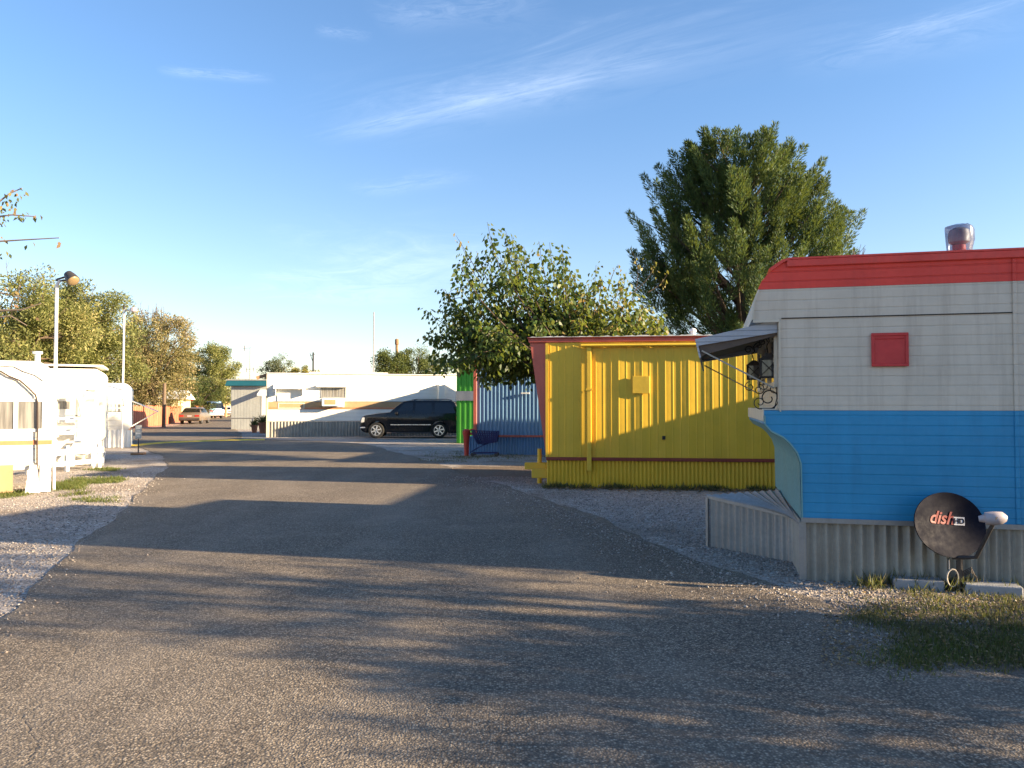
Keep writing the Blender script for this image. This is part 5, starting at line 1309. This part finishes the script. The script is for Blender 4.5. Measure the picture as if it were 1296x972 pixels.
# broad leaved tree between the yellow and blue trailers: long upright shoots with hanging leaves
def shoot_tree():
    r = np.random.default_rng(21); rr = random.Random(21)
    Y0 = 21.4; b = P(728, HZ, Y0); T = empty('shade_tree', (b.x, Y0, 0), 'leafy broadleaf tree with yellowing leaves leaning over the blue and yellow trailers', 'tree')
    mb = MB(); mb.tube([(0,0,-.1), (-.05,0,.9), (.05,.05,1.9), (.0,0,2.5)], [.24,.2,.18,.17], 9)
    pos, al, L_, ti = [], [], [], []
    L = lambda px, py, dy=0: P(px, py, Y0+dy) - Vector((b.x, Y0, 0))
    ends = [(560,372),(545,432),(585,335),(603,318),(618,300),(640,292),(652,310),(668,322),(682,305),(700,330),(722,345),(745,362),(762,352),(785,350),(805,372),(822,398),(838,412),
            (570,420),(585,400),(600,380),(620,365),(640,350),(655,345),(690,360),(715,372),(740,385),(770,378),(795,395),(600,455),(625,470),(648,482),(672,470),(560,455),(575,470),
            (610,440),(640,440),(665,430),(690,400),(720,405),(750,405),(780,412),(620,420),(600,420),(585,445),(640,400),(670,385),(700,385),(655,465),(610,480),(735,372),(680,345),(760,395),(632,320),(594,350),
            (570,395),(630,385),(800,410),(812,388),(700,415),(660,410)]
    for (px, py) in ends:
        for rep in range(3):
            if rep == 2 and py < 380 and rr.random() < .6: continue
            e = L(px + (rr.gauss(0,9) if rep else 0), py + (rr.gauss(0,9) if rep else 0), rr.gauss(0, .5) if not rep else rr.gauss(0, 1.25))
            base = Vector((rr.uniform(-.3,.3), rr.uniform(-.3,.3), rr.uniform(1.9, 2.9)))
            hz_ = Vector((e.x-base.x, e.y-base.y, 0)); up = e.z > 3.4
            if up: mid = base + hz_*.62 + Vector((0,0,(e.z-base.z)*.35)); m2 = base + hz_*.88 + Vector((0,0,(e.z-base.z)*.68))
            else: mid = base + hz_*.5 + Vector((0,0,max(.3,(e.z-base.z)*.5+.75))); m2 = base + hz_*.85 + Vector((0,0,max(.15,(e.z-base.z)*.85+.55)))
            pts = [base, mid, m2, e]
            # smooth
            fine = []
            for i in range(13):
                t = i/12; fine.append(base*(1-t)**3 + mid*3*t*(1-t)**2 + m2*3*t*t*(1-t) + e*t**3)
            mb.tube(fine[::2], [.045,.034,.025,.018,.012,.008,.005], 5)
            for i in range(125 if py > 385 else 88):
                t = .30 + .70*rr.random()**.85; k = min(11, int(t*12)); p = fine[k].lerp(fine[k+1], t*12-k)
                s = .27*(1-t)+.085
                o = Vector((rr.gauss(0,1), rr.gauss(0,1), rr.gauss(0,.8)))*s
                pos.append(p+o); d = o.normalized()*.6 + Vector((rr.gauss(0,.3), rr.gauss(0,.3), -.75)); al.append(d); L_.append(rr.uniform(.095,.19)); ti.append(min(1, max(0, rr.gauss(.36,.2) + (.22 if px > 720 else 0))))
    # bare drooping whips on the left, grey dead twigs on the right
    for (s, m, e) in (((600,395),(585,360),(556,392)),((606,380),(590,352),(566,372)),((610,355),(590,318),(577,298)),((800,380),(815,345),(800,318)),((790,378),(830,352),(828,330)),((820,370),(840,360),(845,345)),((770,365),(775,345),(782,335)),((590,410),(570,405),(552,432)),((560,440),(545,425),(535,430))):
        p = [L(*s), L(*m), L(*e)]; mb.tube([p[0]*(1-t)**2 + p[1]*2*t*(1-t) + p[2]*t*t for t in [i/6 for i in range(7)]], [.02,.016,.013,.011,.009,.007,.005], 4)
        for i in range(9):
            q_ = p[0].lerp(p[2], rr.random()) if False else p[1].lerp(p[2], rr.random())
            pos.append(q_ + Vector((rr.gauss(0,.06),0,rr.gauss(0,.06)))); al.append(Vector((rr.gauss(0,.4),rr.gauss(0,.4),-1))); L_.append(rr.uniform(.06,.14)); ti.append(.9)
    mb.build('trunk', M['bark_dark'], T, smooth=True)
    n = len(pos); V, Fc = leaves_mesh(np.array(pos), np.array(al), r.normal(0,1,(n,3)), np.array(L_), np.array(L_)*.62); np_mesh('crown', V, Fc, M['leaf_mulberry'], T, np.array(ti))
shoot_tree()

# tall pine behind the trailers: limbs fan out and break into brushy pointed plumes, with gaps between the limbs
def pine():
    r = np.random.default_rng(5); rr = random.Random(5)
    Y0 = 27.5; b = P(938, HZ, Y0); B = Vector((b.x, Y0, 0)); k_ = Y0/31.0
    T = empty('pine_tree', B, 'tall dense green pine with upswept brushy branches behind the trailers', 'tree')
    top = P(938, 168, Y0).z
    mb = MB(); mb.tube([(0,0,-.1),(0,0,top*.25),(.1,0,top*.5),(-.05,0,top*.72),(0,0,top*.88)], [.34,.28,.2,.12,.05], 10)
    L = lambda px, py, dy: P(px, py, Y0+dy) - B
    tips = []
    for (px, py) in ((893,172),(906,166),(924,165),(938,190),(958,168),(973,164),(990,185),(1003,180),(1016,207),(1030,215),(1047,220),(1052,245),(1069,262),(1080,268),(1076,300),(876,184),(866,194),(848,205),(858,222),(830,228),(840,250),(827,266),(812,290),(822,312),(802,318),(836,330),(1062,310),(1040,275),(815,345),(850,300)):
        tips.append((L(px, py, rr.gauss(0,.7)), 6))
    n_in = 62
    for i in range(n_in):                                 # limbs pointing toward and away from the viewer
        z = 3.6 + (top*.93-3.6)*((i+rr.random())/n_in)**.8; fr = (z-3.6)/(top-3.6)
        R_ = 3.75*k_*1.05*(math.sin(PI*min(1, .30+fr*.62))**.7)*rr.uniform(.45,1.0); a = i*2.39996
        tips.append((Vector((math.cos(a)*R_*.9, math.sin(a)*R_*.95, z)), 6))
    P_, A_, L_, TI = [], [], [], []
    for (tip, npl) in tips:
        hor = Vector((tip.x, tip.y, 0)); R_ = hor.length; out = hor.normalized() if R_ > .05 else Vector((1,0,0))
        z0 = max(1.7, min(top*.80, tip.z - .75 - .62*R_ - rr.uniform(0,.5))); s = Vector((0,0,z0)); mid = s.lerp(tip, .55); mid.z -= .13*R_
        limb = [s*(1-t)**2 + mid*2*t*(1-t) + tip*t*t for t in [k/10 for k in range(11)]]
        mb.tube(limb[::2], [.075,.062,.05,.036,.022,.008], 5); tone = rr.gauss(.45,.13); Ls = (tip-s).length
        for q in range(npl):
            if q == 0: root = limb[7]; end = tip.copy()
            else:
                root = limb[rr.randint(4, 8)]; sp = .42 + .16*R_/4
                end = tip.lerp(root, rr.uniform(.1,.75)) + Vector((rr.gauss(0,sp), rr.gauss(0,sp), rr.uniform(.0,.35)))
                if (end-root).length < .5: end = root + (tip-root).normalized()*.7 + Vector((0,0,.25))
                mb.tube([root, root.lerp(end,.5)-Vector((0,0,.05)), end], [.022,.015,.005], 4)
            ax = (end-root); pl = min(ax.length, 1.75); d0 = ax.normalized()
            d0 = (d0 + Vector((0,0,.75))).normalized(); base = end - d0*pl; tn = tone + rr.gauss(0,.06); wmax = rr.uniform(.17,.28)
            for k in range(int(225*pl)+60):
                t = rr.random(); p = base + d0*pl*t
                w = wmax*(1-t)**.6*min(1, .4+t*3) + .03
                o = Vector((rr.gauss(0,1), rr.gauss(0,1), rr.gauss(0,1))); o -= d0*o.dot(d0); o.normalize()
                P_.append(p + o*w*rr.random()**.5); A_.append(d0*.9 + o*.75 + Vector((rr.gauss(0,.2), rr.gauss(0,.2), .15+rr.gauss(0,.15)))); L_.append(rr.uniform(.10,.20)); TI.append(min(1, max(0, tn + rr.gauss(0,.13))))
    mb.build('trunk', M['bark_dark'], T, smooth=True)
    n = len(P_); V, Fc = leaves_mesh(np.array(P_), np.array(A_), r.normal(0,1,(n,3)), np.array(L_), np.full(n,.030), .1); np_mesh('crown', V, Fc, M['leaf_pine'], T, np.array(TI))
pine()

# feathery trees beyond the red fence
GRP = 'feathery trees beyond the red fence'
def at(px, Y): p = P(px, HZ, Y); return (p.x, p.y, 0)
clump_tree('mesquite_tree', at(12, 50), 5.4, 4.3, 3.6, 4.6, 'dense olive green tree at the left edge behind the nearest trailer', M['leaf_mesquite'], 150, 330, .21, .36, .95, .28, 31, group=GRP, low_cut=1.6, bare=10)
clump_tree('mesquite_tree', at(98, 57), 5.6, 3.9, 3.4, 4.5, 'tall olive green tree behind the two lamp posts', M['leaf_mesquite'], 160, 330, .21, .36, .9, .28, 32, group=GRP, low_cut=1.5, bare=8)
clump_tree('mesquite_tree', at(58, 66), 5.3, 3.6, 3, 5.0, 'thin crowned tree farther back between the two nearer olive trees', M['leaf_brown'], 100, 220, .22, .34, 1.0, .25, 36, group=GRP, low_cut=1.5, bare=30)
clump_tree('mesquite_tree', at(197, 69), 5.4, 3.3, 3.2, 4.5, 'tan brown thin topped tree behind the wooden post', M['leaf_brown'], 130, 230, .21, .34, .85, .26, 33, group=GRP, low_cut=1.6, bare=60)
clump_tree('mesquite_tree', at(158, 80), 5.6, 3.6, 3, 4.4, 'olive tree filling the gap behind the farthest white trailer', M['leaf_mesquite'], 100, 260, .22, .36, .9, .25, 37, group=GRP, low_cut=1.2)
clump_tree('mesquite_tree', at(267, 100), 5.1, 3.0, 3, 4.0, 'rounded olive tree at the far end of the fence beside the teal fascia', M['leaf_mesquite'], 120, 270, .23, .38, .85, .26, 34, group=GRP, low_cut=1.2)
clump_tree('mesquite_tree', at(222, 84), 2.6, 2.6, 2, 2.1, 'low bushy dark tree behind the tan sedan', M['leaf_dark'], 50, 170, .17, .4, .75, .2, 35, group=GRP, low_cut=.5)
clump_tree('mesquite_tree', at(252, 92), 2.7, 2.2, 2, 2.0, 'low bushy dark tree behind the pale blue van', M['leaf_dark'], 40, 170, .17, .4, .75, .2, 38, group=GRP, low_cut=.5)
clump_tree('shrub', at(222, 81), 1.3, 1.1, 1, 1.2, 'green shrub behind the fence under the red sign', M['leaf_mesquite'], 20, 150, .15, .4, .5, .1, 39, cat='shrub', low_cut=.3)
# beyond the white trailer
clump_tree('round_tree', at(352, 92), 5.7, 1.75, 1.7, 1.55, 'grey green round tree rising behind the left end of the white trailer', M['leaf_grey'], 40, 150, .17, .5, .6, .2, 41)
clump_tree('round_tree', at(384, 84), 4.6, 1.9, 1.6, 1.1, 'yellow green bushy tree behind the white trailer beside the mast', M['leaf_yellow'], 36, 150, .16, .5, .55, .18, 42)
clump_tree('round_tree', at(494, 76), 4.9, 1.7, 1.6, 1.75, 'left of two dark bushy trees above the white trailer roof', M['leaf_dark'], 46, 190, .16, .5, .6, .2, 43)
clump_tree('round_tree', at(526, 78), 5.1, 2.35, 2, 1.95, 'right and larger of two dark bushy trees above the white trailer roof', M['leaf_dark'], 70, 190, .16, .5, .65, .2, 44)
clump_tree('cypress_tree', at(549, 82), 5.0, .28, .28, 2.6, 'very thin dark cypress right of the dark bushy trees', M['leaf_dark'], 26, 90, .14, .4, .22, .08, 45)
clump_tree('round_tree', at(570, 62), 3.1, 1.2, 1.2, .9, 'small yellow green bush above the green trailer roof edge', M['leaf_yellow'], 16, 110, .15, .5, .45, .1, 46)
clump_tree('bare_tree', at(1090, 26), 4.9, 1.1, 1.0, 1.4, 'nearly bare pinkish twigs peeking over the red roof edge', M['leaf_brown'], 14, 22, .12, .5, .45, .10, 47, bare=16, trunk_mat=M['twig'])

# twigs of a tree just outside the picture on the left
def left_tree():
    rr = random.Random(3); r = np.random.default_rng(3); Y0 = 10.5
    T = empty('street_tree', (-8.7, Y0, 0), 'tree at the left edge with sparse brown and yellow leaves on thin twigs', 'tree'); b = Vector((-8.7, Y0, 0))
    L = lambda px, py, dy=0: P(px, py, Y0+dy) - b
    mb = MB(); mb.tube([(0,0,-.1),(.05,0,1.4),(0,.05,2.6)], [.17,.14,.12], 9)
    pos, al, ln, ti = [], [], [], []
    def br(pts, leaves, w=.018, spread=.05, size=(.04,.085)):
        p = [Vector((0,.05,2.5))] + [L(*q) for q in pts]; mb.tube(p, [w*(1-.8*i/(len(p)-1))+.003 for i in range(len(p))], 5)
        for (px, py, k) in leaves:
            c = L(px, py)
            for _ in range(k):
                pos.append(c + Vector((rr.gauss(0,spread), rr.gauss(0,spread), rr.gauss(0,spread)))); al.append(Vector((rr.gauss(0,.5)+.2, rr.gauss(0,.4), -.8))); ln.append(rr.uniform(*size)); ti.append(rr.random())
    br([(-60,300),(-10,262),(12,245),(28,238)], [(26,240,7),(12,250,9),(4,258,8),(18,256,5),(-8,262,12),(-20,270,14)])
    br([(-60,310),(-8,275),(14,272),(44,274)], [(6,268,10),(2,275,12),(20,272,7),(30,271,6),(43,274,4),(-10,280,14)])
    br([(-60,330),(-10,306),(22,304),(75,301)], [(38,307,2),(73,303,2),(4,303,3),(1,314,4),(-8,318,8)])
    br([(-60,380),(-10,368),(8,372),(26,376)], [(4,370,8),(14,377,10),(26,372,7),(8,384,8),(-8,376,14),(20,366,5),(3,396,4)], spread=.06)
    br([(-60,400),(0,393),(28,392),(52,384)], [(45,405,2),(12,400,3)])
    br([(-60,410),(-5,402),(14,400),(34,412)], [(20,408,3),(30,412,2)])
    for i in range(26):
        a = rr.uniform(PI*.5, PI*1.5); e = Vector((math.cos(a)*rr.uniform(.8,2.4), math.sin(a)*rr.uniform(.5,2.2), rr.uniform(2.6,5.2))); mb.tube([(0,.05,2.5), Vector((0,.05,2.6)).lerp(e,.5)+Vector((0,0,.25)), e], [.04,.025,.008], 5)
        for _ in range(45):
            pos.append(e.lerp(Vector((0,0,2.8)), rr.random()*.45) + Vector((rr.gauss(0,.2),rr.gauss(0,.2),rr.gauss(0,.2)))); al.append(Vector((rr.gauss(0,.5),rr.gauss(0,.5),-.7))); ln.append(rr.uniform(.07,.12)); ti.append(rr.random())
    mb.build('trunk', M['twig'], T, smooth=True); n = len(pos)
    m_ = leaf_mat('mottled autumn leaves', [(0, (.04,.06,.02)), (.4, (.10,.11,.03)), (.7, (.22,.17,.06)), (1, (.25,.15,.10))], .35)
    V, Fc = leaves_mesh(np.array(pos), np.array(al), r.normal(0,1,(n,3)), np.array(ln), np.array(ln)*.55); np_mesh('crown', V, Fc, m_, T, np.array(ti))
left_tree()

# ================================================================== unseen things on the sunny side, mostly added for the shade they cast
SUN_AZ = R(-13.6); SUN_EL = R(15.4)
def spot(x, y): return (x, y, 0)
def caster_trailer(x, y, ang, L_, W_, H_, label, mat):
    T = empty('house_trailer', (x, y, 0), label, 'trailer', ang)  # trailer-shaped shadow caster, added rather than seen
    MB().box(0, L_, 0, W_, .5, H_).build('body', mat, T, bevel=.02); MB().box(.03, L_-.03, .03, W_-.03, 0, .5).build('skirting', M['galv_dull'], T)
    MB().box(-.05, L_+.05, -.05, W_+.05, H_+.002, H_+.06).build('roof', M['roof_white'], T); return T
p = FY.o + FY.u*8.65 + FY.n*5.45
caster_trailer(p.x, p.y, YA, 5.0, 5.1, 2.98, 'white shed trailer added unseen in the gap behind the red white and blue trailer to cast shade', M['white_metal'])  # added block, widened until it shades the ground before the yellow wall
caster_trailer(-.7, 37.0, R(-4), 9.0, 4.3, 3.5, 'grey trailer added behind the bright green trailer to cast shade', M['pale_wall'])  # added so its end edge throws the slanting shadow on the white trailer
caster_trailer(5.6, 19.6, R(-7), 6.0, 4.5, 3.0, 'pale shed added unseen behind the yellow trailer, in line with the blue trailer, to cast shade', M['cream_metal'])  # added to shade the blue wall's lower part and the soil before it
rf = MB(); rf.box(1.2, 4.8, W1+.03, W1+1.15, 2.72, 2.78); pr_ = rf.build('caster_roof', M['roof_white'], HT)  # hidden roof on posts, added to extend the near trailer's shadow
mb = MB(); mb.box(3.0, 3.1, W1+1.03, W1+1.13, 0, 2.715); mb.build('caster_roof_post', M['wood'], HT); mb = MB(); mb.box(4.6, 4.7, W1+1.03, W1+1.13, 0, 2.715); mb.build('caster_roof_post', M['wood'], HT)
SKY_LOW, SKY_DUST, SKY_TINT, CLOUD_COL, SKY_STR, SUN_STR, EXPOSURE = (1.24,1.12,1.12), 0.7, (.98,1.18,1.38), (9.0,9.6,10.6), .056, 5.0, 1.97
clump_tree('shade_tree', (15.0, 2.6, 0), 4.6, 2.2, 1.35, 2.3, 'tree outside the picture on the right shading the lane', M['leaf_dark'], 27, 80, .16, .45, .6, .22, 51, bare=20)
clump_tree('hedge', (9.8, 2.5, 0), 1.3, 1.6, 2.2, 1.65, 'tall hedge added outside the picture on the right for its shade', M['leaf_dark'], 80, 190, .12, .45, .5, .1, 53, cat='hedge', low_cut=.15)  # put in to shade the ground at lower right

# ================================================================== sky, sun, camera
w = bpy.data.worlds.new('World'); bpy.context.scene.world = w; w.use_nodes = True
nt = w.node_tree; nt.nodes.clear(); t = NT(nt)
out = nt.nodes.new('ShaderNodeOutputWorld'); bg = nt.nodes.new('ShaderNodeBackground'); t.l(bg.outputs[0], out.inputs[0])
sky = nt.nodes.new('ShaderNodeTexSky'); sky.sky_type = 'NISHITA'; sky.sun_disc = False
sky.sun_elevation = SUN_EL; sky.sun_rotation = PI/2 - SUN_AZ; sky.altitude = 700; sky.air_density = 1.0; sky.dust_density = SKY_DUST; sky.ozone_density = 1.6
d = t.n('ShaderNodeTexCoord').outputs['Generated']
sp = t.n('ShaderNodeSeparateXYZ'); t.l(d, sp.inputs[0])
zz = t.math('MAXIMUM', sp.outputs[2], .02)
X, Y = t.math('DIVIDE', sp.outputs[0], zz), t.math('DIVIDE', sp.outputs[1], zz)     # point on a flat cloud layer overhead
cmb = t.n('ShaderNodeCombineXYZ'); t.l(X, cmb.inputs[0]); t.l(Y, cmb.inputs[1]); pv = cmb.outputs[0]
wisp = t.noise(pv, 1.1, 5, .6)
def cp(px, py):
    r_ = ray(px, py); return (r_.x/r_.z, r_.y/r_.z)
total = None
def streak(a, b, width, strength, stretch=5, sc=3.0, seed=0.0):
    global total
    (x0, y0), (x1, y1) = cp(*a), cp(*b); L_ = math.hypot(x1-x0, y1-y0); ux, uy_ = (x1-x0)/L_, (y1-y0)/L_
    dx, dy = t.math('SUBTRACT', X, x0), t.math('SUBTRACT', Y, y0)
    s = t.math('ADD', t.math('MULTIPLY', dx, ux), t.math('MULTIPLY', dy, uy_)); q_ = t.math('ADD', t.math('MULTIPLY', dx, -uy_), t.math('MULTIPLY', dy, ux))
    c = t.n('ShaderNodeCombineXYZ'); t.l(t.math('DIVIDE', s, L_*.30), c.inputs[0]); t.l(t.math('DIVIDE', q_, width*.8), c.inputs[1]); c.inputs[2].default_value = seed
    nz = t.noise(c.outputs[0], 1.0, 8, .70, 1.2)
    wob = t.math('MULTIPLY', t.math('SUBTRACT', nz, .5), width*1.8)
    e = t.math('DIVIDE', t.math('ADD', q_, wob), width); g = t.math('POWER', 2.718, t.math('MULTIPLY', t.math('MULTIPLY', e, e), -1.0))
    ends = t.math('MULTIPLY', t.math('SMOOTHSTEP' if False else 'MULTIPLY', t.math('ADD', t.math('DIVIDE', s, L_*.22), .25, clamp=True), 1.0, clamp=True), t.math('ADD', t.math('DIVIDE', t.math('SUBTRACT', L_, s), L_*.35), .1, clamp=True))
    m = t.math('MULTIPLY', t.math('MULTIPLY', g, ends), t.math('MULTIPLY', t.ramp(nz, [(.36, .02), (.70, 1.0)]), strength))
    total = m if total is None else t.math('ADD', total, m)
streak((415,176), (900,62), .07, .13, seed=.3)
streak((560,140), (760,104), .13, .08, seed=1.7)
streak((440,165), (1120,0), .22, .08, seed=2.2)
streak((205,90), (345,100), .035, .14, seed=3.3)
streak((400,38), (470,48), .03, .08, seed=3.9)
streak((480,25), (700,0), .08, .09, seed=4.1)
streak((1090,58), (1330,-12), .05, .10, seed=5.5)
streak((1000,80), (1330,30), .13, .06, seed=6.5)
streak((455,245), (600,220), .10, .08, seed=7.4)
streak((330,352), (440,352), .17, .13, seed=8.1)
streak((420,385), (640,310), .65, .15, seed=9.2)
streak((380,330), (700,330), .8, .08, seed=10.2)
total = t.math('MINIMUM', total, .75)
tint = t.ramp(sp.outputs[2], [(.02, SKY_LOW), (.36, SKY_TINT)])
grade = t.mix(1.0, sky.outputs[0], tint, 'MULTIPLY')
cloud = t.mix(total, grade, CLOUD_COL)
t.l(cloud, bg.inputs[0]); bg.inputs[1].default_value = SKY_STR

sl = bpy.data.lights.new('sun', 'SUN'); sl.energy = SUN_STR; sl.angle = R(.55); sl.color = (1.0, .78, .50)
so = bpy.data.objects.new('sun', sl); C.objects.link(so); so.location = (20, -5, 10)
sd = Vector((math.cos(SUN_AZ)*math.cos(SUN_EL), math.sin(SUN_AZ)*math.cos(SUN_EL), math.sin(SUN_EL)))
so.rotation_euler = sd.to_track_quat('Z', 'Y').to_euler()

cam = bpy.data.cameras.new('camera'); co = bpy.data.objects.new('camera', cam); C.objects.link(co)
co.location = (0, 0, CAMH); co.rotation_euler = (PI/2 + PITCH, 0, 0); cam.sensor_width = 36; cam.lens = 36*FOC/1296; cam.clip_start = .05; cam.clip_end = 6000
sc = bpy.context.scene; sc.camera = co
sc.view_settings.view_transform = 'Standard'; sc.view_settings.look = 'None'; sc.view_settings.gamma = 1; sc.view_settings.exposure = EXPOSURE; sc.view_settings.use_curve_mapping = False
sc.render.engine = 'CYCLES'; sc.cycles.max_bounces = 6; sc.cycles.use_denoising = True; sc.cycles.caustics_reflective = False; sc.cycles.caustics_refractive = False
